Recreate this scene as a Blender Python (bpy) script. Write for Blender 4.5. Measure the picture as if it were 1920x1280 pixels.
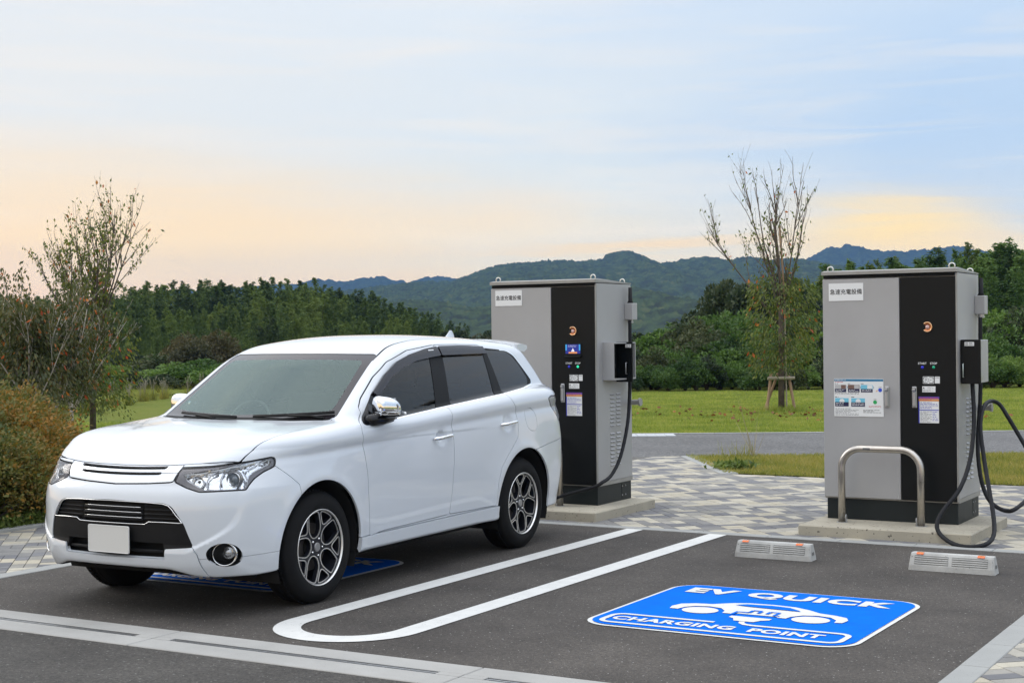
import bpy, bmesh, math, random, time
import numpy as np
from math import radians, sin, cos, pi, sqrt, atan2
from mathutils import Vector, Matrix, Euler
T0 = time.time()
random.seed(7); RNG = np.random.default_rng(7)
SC = bpy.context.scene
COL = SC.collection
for _o in list(bpy.data.objects): bpy.data.objects.remove(_o)

# ------------------------------------------------------------------ camera
cam = bpy.data.cameras.new('camera'); camo = bpy.data.objects.new('camera', cam); COL.objects.link(camo)
CAM_YAW, CAM_PITCH, CAM_ROLL, CAM_H, CAM_F = -0.5287, -0.0052, -0.0108, 1.6878, 2816.8
_f = Vector((sin(CAM_YAW)*cos(CAM_PITCH), cos(CAM_YAW)*cos(CAM_PITCH), sin(CAM_PITCH)))
_r = Vector((cos(CAM_YAW), -sin(CAM_YAW), 0)); _u = _r.cross(_f)
_r2 = cos(CAM_ROLL)*_r + sin(CAM_ROLL)*_u; _u2 = -sin(CAM_ROLL)*_r + cos(CAM_ROLL)*_u
camo.matrix_world = Matrix(((_r2.x, _u2.x, -_f.x, 0), (_r2.y, _u2.y, -_f.y, 0), (_r2.z, _u2.z, -_f.z, CAM_H), (0, 0, 0, 1)))
cam.sensor_width = 36; cam.lens = CAM_F/1920*36
cam.clip_start = 0.1; cam.clip_end = 20000
SC.camera = camo
FWD2 = Vector((sin(CAM_YAW), cos(CAM_YAW))); RGT2 = Vector((cos(CAM_YAW), -sin(CAM_YAW)))
def vw(r, d):
    """world x,y of a place r metres right of and d metres ahead of where the photographer stands"""
    p = RGT2*r + FWD2*d
    return p.x, p.y

# ------------------------------------------------------------------ sky, sun, exposure
SUN_EL, SUN_AZ = radians(28), radians(-100)
W = bpy.data.worlds.new('World'); SC.world = W; W.use_nodes = True
nt = W.node_tree; N = nt.nodes; N.clear()
def lin(c): return tuple(((v/255+.055)/1.055)**2.4 if v/255 > .04045 else v/255/12.92 for v in c)+(1,)
wo = N.new('ShaderNodeOutputWorld'); bg = N.new('ShaderNodeBackground'); nt.links.new(bg.outputs[0], wo.inputs[0])
tc = N.new('ShaderNodeTexCoord'); sep = N.new('ShaderNodeSeparateXYZ'); nt.links.new(tc.outputs['Generated'], sep.inputs[0])
def mth(op, a, b=None, c=None, clamp=False):
    n = N.new('ShaderNodeMath'); n.operation = op; n.use_clamp = clamp
    for i, v in enumerate((a, b, c)):
        if v is None: continue
        if isinstance(v, (int, float)): n.inputs[i].default_value = v
        else: nt.links.new(v, n.inputs[i])
    return n.outputs[0]
def ramp(fac, stops, interp='EASE'):
    n = N.new('ShaderNodeValToRGB'); n.color_ramp.interpolation = interp
    el = n.color_ramp.elements
    while len(el) < len(stops): el.new(.5)
    for e, (p, c) in zip(el, stops): e.position = p; e.color = c
    nt.links.new(fac, n.inputs[0]); return n.outputs[0]
def mixc(f, a, b, mode='MIX'):
    n = N.new('ShaderNodeMix'); n.data_type = 'RGBA'; n.blend_type = mode
    if isinstance(f, (int, float)): n.inputs[0].default_value = f
    else: nt.links.new(f, n.inputs[0])
    for i, v in ((6, a), (7, b)):
        if isinstance(v, tuple): n.inputs[i].default_value = v
        else: nt.links.new(v, n.inputs[i])
    return n.outputs[2]
# side = how far right of the view axis (-.33 left edge .. +.33 right edge)
side = mth('ADD', mth('MULTIPLY', sep.outputs[0], RGT2.x), mth('MULTIPLY', sep.outputs[1], RGT2.y))
elev = sep.outputs[2]
# stretched noise gives the soft bands of cloud
mp = N.new('ShaderNodeMapping'); mp.inputs['Scale'].default_value = (1.3, 1.3, 7.0); nt.links.new(tc.outputs['Generated'], mp.inputs[0])
nz = N.new('ShaderNodeTexNoise'); nz.inputs['Scale'].default_value = 2.6; nz.inputs['Detail'].default_value = 4.5; nz.inputs['Roughness'].default_value = .5
nt.links.new(mp.outputs[0], nz.inputs['Vector'])
cl = mth('SUBTRACT', nz.outputs[0], .5)
el2 = mth('ADD', elev, mth('MULTIPLY', cl, .05))
sid2 = mth('ADD', side, mth('MULTIPLY', cl, .35))
e01 = mth('MULTIPLY', el2, 4.0, clamp=True)       # 0 at horizon, 1 at 14.5 degrees
left = ramp(e01, [(0, lin((247, 210, 200))), (.10, lin((249, 218, 200))), (.25, lin((250, 229, 208))), (.42, lin((243, 232, 219))), (.62, lin((231, 235, 239))), (1, lin((228, 236, 245)))])
midc = ramp(e01, [(0, lin((243, 222, 204))), (.12, lin((243, 227, 209))), (.22, lin((236, 231, 222))), (.38, lin((220, 231, 240))), (.62, lin((221, 232, 243))), (1, lin((226, 236, 247)))])
right = ramp(e01, [(0, lin((240, 224, 210))), (.10, lin((241, 226, 206))), (.17, lin((232, 229, 221))), (.28, lin((202, 219, 238))), (.55, lin((188, 214, 243))), (1, lin((204, 224, 247)))])
fl = mth('MULTIPLY_ADD', sid2, 3.0, .95, clamp=True)
fr = mth('MULTIPLY_ADD', sid2, 3.6, -.02, clamp=True)
skc = mixc(fr, mixc(fl, left, midc), right)
# soft streaks of thin cloud over the whole sky
mp2 = N.new('ShaderNodeMapping'); mp2.inputs['Scale'].default_value = (2.2, 2.2, 26.0); mp2.inputs['Rotation'].default_value = (.10, .06, 0); nt.links.new(tc.outputs['Generated'], mp2.inputs[0])
nz2 = N.new('ShaderNodeTexNoise'); nz2.inputs['Scale'].default_value = 2.4; nz2.inputs['Detail'].default_value = 6; nz2.inputs['Roughness'].default_value = .55; nz2.inputs['Distortion'].default_value = .6; nt.links.new(mp2.outputs[0], nz2.inputs['Vector'])
wis = mth('MULTIPLY', mth('SUBTRACT', nz2.outputs[0], .47, clamp=True), 3.0, clamp=True)
skc = mixc(mth('MULTIPLY', wis, .45), skc, lin((247, 240, 234)))
# warm cloud low on the right, and a thin warm band left of it
c2 = mth('SUBTRACT', nz2.outputs[0], .5)
def blob(cs, ce, ws, we, amp):
    a = mth('DIVIDE', mth('SUBTRACT', mth('ADD', side, mth('MULTIPLY', cl, .16)), cs), ws); b = mth('DIVIDE', mth('SUBTRACT', mth('ADD', elev, mth('MULTIPLY', c2, .055)), ce), we)
    d = mth('ADD', mth('MULTIPLY', a, a), mth('MULTIPLY', b, b))
    v = mth('SUBTRACT', 1, mth('SQRT', d), clamp=True)
    return mth('MULTIPLY', mth('MULTIPLY', mth('MULTIPLY', v, v), mth('SUBTRACT', 3, mth('MULTIPLY', v, 2.0))), amp, clamp=True)
skc = mixc(blob(.232, .066, .105, .035, 1.0), skc, lin((253, 231, 192)))
skc = mixc(blob(.27, .048, .17, .022, .5), skc, lin((252, 228, 198)))
skc = mixc(blob(.09, .056, .13, .010, .8), skc, lin((251, 228, 200)))
skc = mixc(blob(-.20, .070, .28, .060, .7), skc, lin((252, 229, 200)))
# the air in the haze box takes some of the low sky's light and adds its own blue: the sky behind it is that much stronger
HAZE_D, HAZE_C = .00015, (.15, .37, .78)
pth = mth('MINIMUM', mth('DIVIDE', 188.0, mth('MAXIMUM', elev, .01)), 2900.0)
Tr = mth('EXPONENT', mth('MULTIPLY', pth, -HAZE_D))
def vecm(op, a, b, sc=None):
    n = N.new('ShaderNodeVectorMath'); n.operation = op
    for i, v in enumerate((a, b)):
        if v is None: continue
        if isinstance(v, tuple): n.inputs[i].default_value = v[:3]
        else: nt.links.new(v, n.inputs[i])
    if sc is not None: nt.links.new(sc, n.inputs['Scale'])
    return n.outputs[0]
ins_ = vecm('SCALE', tuple(.92*c for c in HAZE_C), None, mth('SUBTRACT', 1, Tr))
skc = vecm('MAXIMUM', vecm('SCALE', vecm('SUBTRACT', skc, ins_), None, mth('DIVIDE', 1.0, Tr)), (.02, .02, .02))
# higher up the overcast grows brighter towards the zenith
zen = ramp(elev, [(0, (0, 0, 0, 1)), (.22, (.0, .0, .0, 1)), (.9, (1, 1, 1, 1))], 'LINEAR')
mp3 = N.new('ShaderNodeMapping'); mp3.inputs['Scale'].default_value = (1, 1, 1); nt.links.new(tc.outputs['Generated'], mp3.inputs[0])
nz3 = N.new('ShaderNodeTexNoise'); nz3.inputs['Scale'].default_value = 2.1; nz3.inputs['Detail'].default_value = 5; nt.links.new(mp3.outputs[0], nz3.inputs['Vector'])
over = ramp(nz3.outputs[0], [(.33, (1.35, 1.50, 1.80, 1)), (.50, (2.05, 2.12, 2.25, 1)), (.68, (2.6, 2.55, 2.45, 1))])
skc = mixc(zen, skc, over)
nish = N.new('ShaderNodeTexSky'); nish.sky_type = 'NISHITA'; nish.sun_disc = False
nish.sun_elevation = SUN_EL; nish.sun_rotation = SUN_AZ
nsc = mixc(1.0, nish.outputs[0], (.07, .07, .07, 1), 'MULTIPLY')
skc = mixc(.94, nsc, skc)
nt.links.new(skc, bg.inputs[0]); bg.inputs[1].default_value = 1.07
sun = bpy.data.lights.new('sun', 'SUN'); sun.energy = 0.9; sun.angle = radians(25); sun.color = (1.0, .95, .88)
suno = bpy.data.objects.new('sun', sun); COL.objects.link(suno)
_d = Vector((sin(SUN_AZ)*cos(SUN_EL), cos(SUN_AZ)*cos(SUN_EL), sin(SUN_EL)))
suno.rotation_euler = (-_d).to_track_quat('-Z', 'Y').to_euler()
SC.view_settings.view_transform = 'Standard'; SC.view_settings.look = 'None'
SC.view_settings.exposure = 0.0; SC.view_settings.gamma = 1.0; SC.view_settings.use_curve_mapping = False
SC.render.engine = 'CYCLES'
SC.cycles.use_denoising = True
SC.cycles.max_bounces = 8; SC.cycles.transparent_max_bounces = 12; SC.cycles.volume_bounces = 0

# ------------------------------------------------------------------ helpers
def new_mat(name):
    m = bpy.data.materials.new(name); m.use_nodes = True
    return m, m.node_tree, m.node_tree.nodes['Principled BSDF']
def c4(c): return tuple(c)+(1,) if len(c) == 3 else tuple(c)
MATS = {}
def mat(name, col, rough=.5, metal=0, coat=0, noise=0, nscale=8, bump=0, bscale=None, detail=4, coatr=.03, spec=.5, emit=None, stretch=None, col2=None, bdist=.002, speck=None):
    """procedural material: base colour with noise mottling, roughness variation and fine bump"""
    if name in MATS: return MATS[name]
    m, t, b = new_mat(name); n = t.nodes; L = t.links.new
    b.inputs['Base Color'].default_value = c4(col); b.inputs['Roughness'].default_value = rough
    b.inputs['Metallic'].default_value = metal; b.inputs['Coat Weight'].default_value = coat; b.inputs['Coat Roughness'].default_value = coatr
    b.inputs['Specular IOR Level'].default_value = spec
    if noise or bump or speck or col2:
        co = n.new('ShaderNodeTexCoord'); src = co.outputs['Object']
        if stretch:
            mm = n.new('ShaderNodeMapping'); mm.inputs['Scale'].default_value = stretch; L(src, mm.inputs[0]); src = mm.outputs[0]
    if noise or col2:
        a = n.new('ShaderNodeTexNoise'); a.inputs['Scale'].default_value = nscale; a.inputs['Detail'].default_value = detail; a.inputs['Roughness'].default_value = .62; L(src, a.inputs['Vector'])
        r = n.new('ShaderNodeValToRGB'); r.color_ramp.elements[0].position = .3; r.color_ramp.elements[1].position = .7
        lo = col2 if col2 else tuple(v*(1-noise) for v in col[:3]); hi = col if col2 else tuple(min(1, v*(1+noise)) for v in col[:3])
        r.color_ramp.elements[0].color = c4(lo); r.color_ramp.elements[1].color = c4(hi)
        L(a.outputs[0], r.inputs[0]); outc = r.outputs[0]
        rr = n.new('ShaderNodeMapRange'); rr.inputs[3].default_value = max(0, rough-.08); rr.inputs[4].default_value = min(1, rough+.08); L(a.outputs[0], rr.inputs[0]); L(rr.outputs[0], b.inputs['Roughness'])
        if speck:
            s = n.new('ShaderNodeTexNoise'); s.inputs['Scale'].default_value = speck[0]; s.inputs['Detail'].default_value = 2; L(src, s.inputs['Vector'])
            sr = n.new('ShaderNodeValToRGB'); sr.color_ramp.elements[0].position = speck[1]; sr.color_ramp.elements[1].position = speck[2]; L(s.outputs[0], sr.inputs[0])
            mx = n.new('ShaderNodeMix'); mx.data_type = 'RGBA'; L(sr.outputs[0], mx.inputs[0]); L(outc, mx.inputs[6]); mx.inputs[7].default_value = c4(speck[3]); outc = mx.outputs[2]
        L(outc, b.inputs['Base Color'])
    if bump:
        k = n.new('ShaderNodeTexNoise'); k.inputs['Scale'].default_value = bscale or nscale*4; k.inputs['Detail'].default_value = 3; L(src, k.inputs['Vector'])
        bp = n.new('ShaderNodeBump'); bp.inputs['Strength'].default_value = bump; bp.inputs['Distance'].default_value = bdist; L(k.outputs[0], bp.inputs['Height']); L(bp.outputs[0], b.inputs['Normal'])
    if emit:
        b.inputs['Emission Color'].default_value = c4(emit[0]); b.inputs['Emission Strength'].default_value = emit[1]
    MATS[name] = m
    return m

def mesh_obj(name, V, F, m=None, parent=None, smooth=False, normals=None, mats=None, fmat=None):
    me = bpy.data.meshes.new(name)
    if isinstance(V, np.ndarray): V = V.tolist()
    if isinstance(F, np.ndarray): F = F.tolist()
    me.from_pydata(V, [], F)
    if m: me.materials.append(m)
    if mats:
        for q in mats: me.materials.append(q)
    if fmat is not None: me.polygons.foreach_set('material_index', np.asarray(fmat, np.int32))
    if smooth or normals is not None: me.polygons.foreach_set('use_smooth', np.ones(len(me.polygons), bool))
    me.update()
    if normals is not None: me.normals_split_custom_set_from_vertices([tuple(q) for q in normals])
    o = bpy.data.objects.new(name, me); COL.objects.link(o)
    if parent: o.parent = parent
    return o
class MB:
    """collects simple shapes into one mesh"""
    def __init__(s): s.V = []; s.F = []; s.M = []; s.cm = 0
    def add(s, V, F):
        n = len(s.V); s.V += [tuple(v) for v in V]; s.F += [tuple(i+n for i in f) for f in F]; s.M += [s.cm]*len(F); return s
    def box(s, x0, y0, z0, x1, y1, z1, bev=0, M=None):
        if bev <= 0:
            V = [(x, y, z) for z in (z0, z1) for y in (y0, y1) for x in (x0, x1)]
            F = [(0, 2, 3, 1), (4, 5, 7, 6), (0, 1, 5, 4), (2, 6, 7, 3), (0, 4, 6, 2), (1, 3, 7, 5)]
        else:
            b = min(bev, (x1-x0)/2.01, (y1-y0)/2.01, (z1-z0)/2.01); V = []; idx = {}
            X = (x0, x1); Y = (y0, y1); Z = (z0, z1)
            for i in (0, 1):
                for j in (0, 1):
                    for k in (0, 1):
                        sx, sy, sz = (1, -1)[i], (1, -1)[j], (1, -1)[k]
                        idx[i, j, k, 0] = len(V); V.append((X[i], Y[j]+b*sy, Z[k]+b*sz))
                        idx[i, j, k, 1] = len(V); V.append((X[i]+b*sx, Y[j], Z[k]+b*sz))
                        idx[i, j, k, 2] = len(V); V.append((X[i]+b*sx, Y[j]+b*sy, Z[k]))
            F = []; I = idx
            for a in (0, 1):
                q = [I[a, 0, 0, 0], I[a, 1, 0, 0], I[a, 1, 1, 0], I[a, 0, 1, 0]]; F.append(q if a else q[::-1])
                q = [I[0, a, 0, 1], I[1, a, 0, 1], I[1, a, 1, 1], I[0, a, 1, 1]]; F.append(q[::-1] if a else q)
                q = [I[0, 0, a, 2], I[1, 0, a, 2], I[1, 1, a, 2], I[0, 1, a, 2]]; F.append(q if a else q[::-1])
            for a in (0, 1):
                for c in (0, 1):
                    q = [I[a, c, 0, 0], I[a, c, 1, 0], I[a, c, 1, 1], I[a, c, 0, 1]]; F.append(q if a == c else q[::-1])
                    q = [I[a, 0, c, 0], I[a, 1, c, 0], I[a, 1, c, 2], I[a, 0, c, 2]]; F.append(q[::-1] if a == c else q)
                    q = [I[0, a, c, 1], I[1, a, c, 1], I[1, a, c, 2], I[0, a, c, 2]]; F.append(q if a == c else q[::-1])
            for i in (0, 1):
                for j in (0, 1):
                    for k in (0, 1):
                        q = [I[i, j, k, 0], I[i, j, k, 1], I[i, j, k, 2]]; F.append(q if (i+j+k) % 2 else q[::-1])
        if M is not None: V = [tuple(M @ Vector(v)) for v in V]
        return s.add(V, F)
    def tube(s, P, r, seg=10, cap=True, closed=False, up=None):
        P = [Vector(p) for p in P]; n = len(P); R = r if isinstance(r, (list, tuple)) else [r]*n
        V = []; F = []; prev = None
        for i, p in enumerate(P):
            if closed: t = P[(i+1) % n]-P[i-1]
            else: t = P[min(i+1, n-1)]-P[max(i-1, 0)]
            t.normalize()
            if prev is None:
                a = Vector(up) if up else (Vector((0, 0, 1)) if abs(t.z) < .9 else Vector((1, 0, 0)))
                e = (a - t*a.dot(t)).normalized()
            else: e = (prev - t*prev.dot(t)).normalized()
            prev = e; g = t.cross(e)
            for k in range(seg):
                an = 2*pi*k/seg; V.append(p+(e*cos(an)+g*sin(an))*R[i])
        m = n if closed else n-1
        for i in range(m):
            j = (i+1) % n
            for k in range(seg):
                k2 = (k+1) % seg; F.append((i*seg+k, i*seg+k2, j*seg+k2, j*seg+k))
        if cap and not closed: F.append(tuple(range(seg))[::-1]); F.append(tuple((n-1)*seg+k for k in range(seg)))
        return s.add(V, F)
    def lathe(s, prof, seg=48, M=None, closed=False):
        """prof (r, h) turned round local Z"""
        V = []; F = []; n = len(prof)
        for r, h in prof:
            for k in range(seg):
                a = 2*pi*k/seg; V.append((r*cos(a), r*sin(a), h))
        for i in range(n if closed else n-1):
            j = (i+1) % n
            for k in range(seg):
                k2 = (k+1) % seg; F.append((i*seg+k, i*seg+k2, j*seg+k2, j*seg+k))
        if M is not None: V = [tuple(M @ Vector(v)) for v in V]
        return s.add(V, F)
    def poly(s, pts): 
        return s.add(pts, [tuple(range(len(pts)))])
    def prism(s, pts, z0, z1, M=None, side=True):
        n = len(pts); V = [(x, y, z0) for x, y in pts]+[(x, y, z1) for x, y in pts]
        F = [tuple(range(n))[::-1], tuple(range(n, 2*n))]
        if side: F += [(i, (i+1) % n, n+(i+1) % n, n+i) for i in range(n)]
        if M is not None: V = [tuple(M @ Vector(v)) for v in V]
        return s.add(V, F)
    def build(s, name, m=None, parent=None, smooth=False, mats=None):
        o = mesh_obj(name, s.V, s.F, m, parent, smooth=smooth is True, mats=mats, fmat=s.M if mats else None)
        if smooth and smooth is not True:   # smooth by angle in degrees
            me = o.data; me.polygons.foreach_set('use_smooth', np.ones(len(me.polygons), bool)); me.set_sharp_from_angle(angle=radians(smooth))
        return o
def empty(name, loc=(0, 0, 0), rz=0):
    o = bpy.data.objects.new(name, None); COL.objects.link(o); o.location = loc; o.rotation_euler = (0, 0, rz); o.empty_display_size = .1; return o
def tag(o, label=None, cat=None, group=None, kind=None):
    if label: o['label'] = label
    if cat: o['category'] = cat
    if group: o['group'] = group
    if kind: o['kind'] = kind
    return o
def copy_tree(o, parent=None):
    c = o.copy(); COL.objects.link(c); c.parent = parent
    for ch in [q for q in bpy.data.objects if q.parent == o]: copy_tree(ch, c)
    return c
def text_obj(name, s, size, m, parent=None, ext=.0005, spacing=1.0, sx=1.0, bold=0.0, align='CENTER'):
    """letters as flat raised mesh in the XY plane"""
    cu = bpy.data.curves.new(name, 'FONT'); cu.body = s; cu.size = size; cu.extrude = ext; cu.align_x = align; cu.align_y = 'CENTER'
    cu.space_character = spacing; cu.offset = bold; cu.resolution_u = 4
    t = bpy.data.objects.new(name, cu); COL.objects.link(t)
    bpy.context.view_layer.update()
    me = bpy.data.meshes.new_from_object(t.evaluated_get(bpy.context.evaluated_depsgraph_get()))
    bpy.data.objects.remove(t); bpy.data.curves.remove(cu)
    me.materials.clear(); me.materials.append(m)
    if sx != 1.0: me.transform(Matrix.Diagonal((sx, 1, 1, 1)))
    o = bpy.data.objects.new(name, me); COL.objects.link(o)
    if parent: o.parent = parent
    return o
# ================================================================== ground, paving and markings
def vflat(name, pts, z, m, parent=None, t=None):
    q = MB()
    if t: q.prism(pts, z-t, z)
    else: q.poly([(x, y, z) for x, y in pts])
    return q.build(name, m, parent)
def ground_mat(name, base, hi, fine=90, fine2=320, rough=.9, bump=.6, blot=1.2, spk=(.55, .54, .52), spkpos=.80, bd=.004):
    m, t, b = new_mat(name); n = t.nodes; L = t.links.new
    co = n.new('ShaderNodeTexCoord'); src = co.outputs['Object']
    def noise(sc, det=4, ro=.6): a = n.new('ShaderNodeTexNoise'); a.inputs['Scale'].default_value = sc; a.inputs['Detail'].default_value = det; a.inputs['Roughness'].default_value = ro; L(src, a.inputs['Vector']); return a.outputs[0]
    def rmp(f, a, bb, ca, cb): r = n.new('ShaderNodeValToRGB'); r.color_ramp.elements[0].position = a; r.color_ramp.elements[1].position = bb; r.color_ramp.elements[0].color = c4(ca); r.color_ramp.elements[1].color = c4(cb); L(f, r.inputs[0]); return r.outputs[0]
    def mx(mode, f, a, bb):
        k = n.new('ShaderNodeMix'); k.data_type = 'RGBA'; k.blend_type = mode
        if isinstance(f, float): k.inputs[0].default_value = f
        else: L(f, k.inputs[0])
        for i, v in ((6, a), (7, bb)):
            if isinstance(v, tuple): k.inputs[i].default_value = c4(v)
            else: L(v, k.inputs[i])
        return k.outputs[2]
    c = rmp(noise(blot, 5, .65), .3, .7, base, hi)
    st = n.new('ShaderNodeTexVoronoi'); st.inputs['Scale'].default_value = fine; L(src, st.inputs['Vector'])
    c = mx('MULTIPLY', .8, c, rmp(st.outputs['Color'], .1, .9, (.45, .45, .45), (1.6, 1.6, 1.6)))
    c = mx('MULTIPLY', .75, c, rmp(noise(fine*.22, 3, .75), .28, .72, (.52, .52, .52), (1.5, 1.5, 1.48)))
    c = mx('MULTIPLY', .6, c, rmp(noise(.45, 6, .75), .35, .68, (.68, .67, .66), (1.22, 1.22, 1.22)))
    c = mx('MIX', rmp(noise(fine*.33, 1), spkpos-.09, spkpos-.06, (0, 0, 0), (.55, .55, .55)), c, spk)
    b.inputs['Roughness'].default_value = rough; L(c, b.inputs['Base Color'])
    bp = n.new('ShaderNodeBump'); bp.inputs['Strength'].default_value = bump; bp.inputs['Distance'].default_value = bd; L(st.outputs['Distance'], bp.inputs['Height'])
    bp2 = n.new('ShaderNodeBump'); bp2.inputs['Strength'].default_value = bump*.5; bp2.inputs['Distance'].default_value = .012; L(noise(14, 3), bp2.inputs['Height']); L(bp.outputs[0], bp2.inputs['Normal']); L(bp2.outputs[0], b.inputs['Normal'])
    return m
asph = ground_mat('asphalt_bay', (.034, .029, .0255), (.074, .065, .057), fine=170, spkpos=.80)
asph2 = ground_mat('asphalt_coarse', (.037, .034, .031), (.068, .063, .057), fine=120, bump=.9, bd=.006, spkpos=.79, spk=(.26, .26, .25))
asph3 = ground_mat('asphalt_path', (.088, .087, .088), (.125, .124, .125), fine=60, bump=.4, blot=.5)
conc = mat('concrete_gutter', (.32, .315, .30), rough=.85, noise=.12, nscale=2.2, bump=.3, bscale=220, bdist=.001, detail=8, speck=(150, .66, .72, (.22, .21, .2)))
kerbm = mat('concrete_kerb', (.30, .305, .295), rough=.85, noise=.14, nscale=1.4, bump=.3, bscale=180, bdist=.001, detail=8, speck=(120, .66, .72, (.2, .2, .19)))
soil = mat('soil', (.06, .045, .03), rough=1, noise=.4, nscale=6, bump=.8, bscale=20, bdist=.02)
BX0, BX1 = -8.475, -1.872            # bay left and right edge
GY0, GY1 = 6.045, 6.47               # gutter
KY = 11.645                          # back kerb
# far terrain sheet: meadow and lawn, reaching the horizon
def terr(r, d):
    """ground height r metres right, d ahead of the camera"""
    z = -.02
    if r < -8: 
        z += -.30*min(1, max(0, (-r-8)/6))*min(1, max(0, (d-14)/10))
    return z
q = MB(); rs = np.concatenate([np.linspace(-900, -60, 8), np.linspace(-50, 60, 56), np.linspace(80, 900, 8)]); ds = np.concatenate([np.linspace(-60, 10, 8), np.linspace(11.5, 70, 60), np.geomspace(80, 3500, 12)])
V_ = []; F_ = []
def hgt(r, d):
    x, y = vw(r, d)
    z = -.03
    if d > 24.5 or (r < -3.2 and d > 13): z = -.012
    # left meadow dips below the pavement level and climbs again behind
    if r < -3: z -= .55*min(1, (-3-r)/5)*min(1, max(0, (d-16)/8))*max(0, 1-max(0, d-60)/30)
    return z
for r in rs:
    for d in ds: x, y = vw(r, d); V_.append((x, y, hgt(r, d)))
nd = len(ds)
for i in range(len(rs)-1):
    for j in range(nd-1): F_.append((i*nd+j, (i+1)*nd+j, (i+1)*nd+j+1, i*nd+j+1))
q.add(V_, F_)
def lawn_mat(name, a, bcol, ccol, scale=1):
    m, t, b = new_mat(name); n = t.nodes; L = t.links.new
    co = n.new('ShaderNodeTexCoord'); src = co.outputs['Object']
    def noise(sc, det=5, ro=.65, st=None):
        a_ = n.new('ShaderNodeTexNoise'); a_.inputs['Scale'].default_value = sc; a_.inputs['Detail'].default_value = det; a_.inputs['Roughness'].default_value = ro; L(src, a_.inputs['Vector']); return a_.outputs[0]
    def rmp(f, p, q_, ca, cb): r = n.new('ShaderNodeValToRGB'); r.color_ramp.elements[0].position = p; r.color_ramp.elements[1].position = q_; r.color_ramp.elements[0].color = c4(ca); r.color_ramp.elements[1].color = c4(cb); L(f, r.inputs[0]); return r.outputs[0]
    def mx(mode, f, x_, y_):
        k = n.new('ShaderNodeMix'); k.data_type = 'RGBA'; k.blend_type = mode
        if isinstance(f, float): k.inputs[0].default_value = f
        else: L(f, k.inputs[0])
        for i, v in ((6, x_), (7, y_)):
            if isinstance(v, tuple): k.inputs[i].default_value = c4(v)
            else: L(v, k.inputs[i])
        return k.outputs[2]
    c = rmp(noise(.35*scale), .35, .65, a, bcol)
    c = mx('MIX', rmp(noise(1.7*scale, 6, .7), .50, .68, (0, 0, 0), (.8, .8, .8)), c, ccol)
    c = mx('MULTIPLY', .75, c, rmp(noise(55*scale, 4, .8), .25, .75, (.35, .35, .35), (1.6, 1.6, 1.5)))
    L(c, b.inputs['Base Color']); b.inputs['Roughness'].default_value = .95; b.inputs['Specular IOR Level'].default_value = .2
    bp = n.new('ShaderNodeBump'); bp.inputs['Strength'].default_value = 1; bp.inputs['Distance'].default_value = .05; L(noise(40*scale, 4, .8), bp.inputs['Height']); L(bp.outputs[0], b.inputs['Normal'])
    return m
lawn = lawn_mat('lawn_grass', (.120, .160, .018), (.165, .195, .026), (.210, .205, .045))
tag(q.build('ground', lawn, smooth=True), kind='structure')
# asphalt of the charging bays, and the coarser lane in front of the gutter
tag(vflat('parking_bay_asphalt', [(BX0, GY1), (BX1, GY1), (BX1, KY), (BX0, KY)], 0, asph, t=.3), kind='structure')
tag(vflat('road', [(-40, -30), (30, -30), (30, GY0), (-40, GY0)], -.002, asph2), kind='structure')
# gutter: concrete channel units with slot grates
G = MB(); joints = [-30, -22.01, -20.01, -18.01, -16.01, -14.01, -12.01, -10.01, -8.01, -6.00, -3.965, -1.96, .04, 2.04, 8]
def gutter_unit(x0, x1, slot):
    q = MB(); g = .0035; zt = .004
    xa, xb = x0+g, x1-g
    if slot:
        s0, s1 = slot
        ya, yb = 6.238, 6.296
        q.box(xa, GY0, -.12, xb, ya, zt, bev=.004); q.box(xa, yb, -.12, xb, GY1, zt, bev=.004)
        q.box(xa, ya+.0005, -.12, s0, yb-.0005, zt); q.box(s1, ya+.0005, -.12, xb, yb-.0005, zt)
        q.box(s0, ya+.001, -.12, s1, yb-.001, -.06)
    else: q.box(xa, GY0, -.12, xb, GY1, zt, bev=.004)
    u = q.build('gutter_block', conc, GT)
    if slot:
        q = MB(); q.box(s0+.002, 6.262, -.03, s1-.002, 6.272, .002); q.box(s0+.002, 6.238+.002, -.03, s1-.002, 6.243, .003); q.box(s0+.002, 6.291, -.03, s1-.002, 6.294, .003)
        q.build('slot_grate', mat('galvanised_steel', (.55, .56, .57), rough=.35, metal=.9), u)
    return u
GT = tag(empty('gutter', (0, 0, 0)), kind='structure')
slots = {-8.01: (-7.86, -6.14), -6.0: (-5.88, -4.11), -3.965: (-3.83, -2.1), -10.01: (-9.87, -8.15), -12.01: (-11.87, -10.15)}
for a, b_ in zip(joints[:-1], joints[1:]): gutter_unit(a, b_, slots.get(a))
tag(vflat('gutter_bed', [(-30, GY0-.01), (8, GY0-.01), (8, GY1+.01), (-30, GY1+.01)], -.012, mat('joint_dark', (.03, .028, .025), rough=1)), kind='structure')
# kerbs, laid as stones
def kerb(name, p0, p1, w, seg, zt=.006, m=kerbm):
    """stones from p0 to p1, width w to the left of the direction"""
    K = tag(empty(name), kind='structure'); p0 = Vector(p0); p1 = Vector(p1); L_ = (p1-p0).length; d = (p1-p0)/L_; nrm = Vector((-d.y, d.x)); k = max(1, round(L_/seg))
    mb0 = MB(); mb0.box(0, 0, -.12, L_/k-.005, w, zt, bev=.004); me = None
    for i in range(k):
        o = mb0.build('kerb_stone', m, K) if me is None else bpy.data.objects.new('kerb_stone', me)
        if me is None: me = o.data
        else: COL.objects.link(o); o.parent = K
        q_ = p0+d*(i*L_/k+.0025); o.location = (q_.x, q_.y, random.uniform(-.001, .001)); o.rotation_euler = (0, 0, atan2(d.y, d.x))
    return K
kerb('kerb_back', (BX0-.145, KY), (10, KY), .12, .60)
kerb('kerb_left', (BX0, GY1+.002), (BX0, KY), .145, .60)
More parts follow.
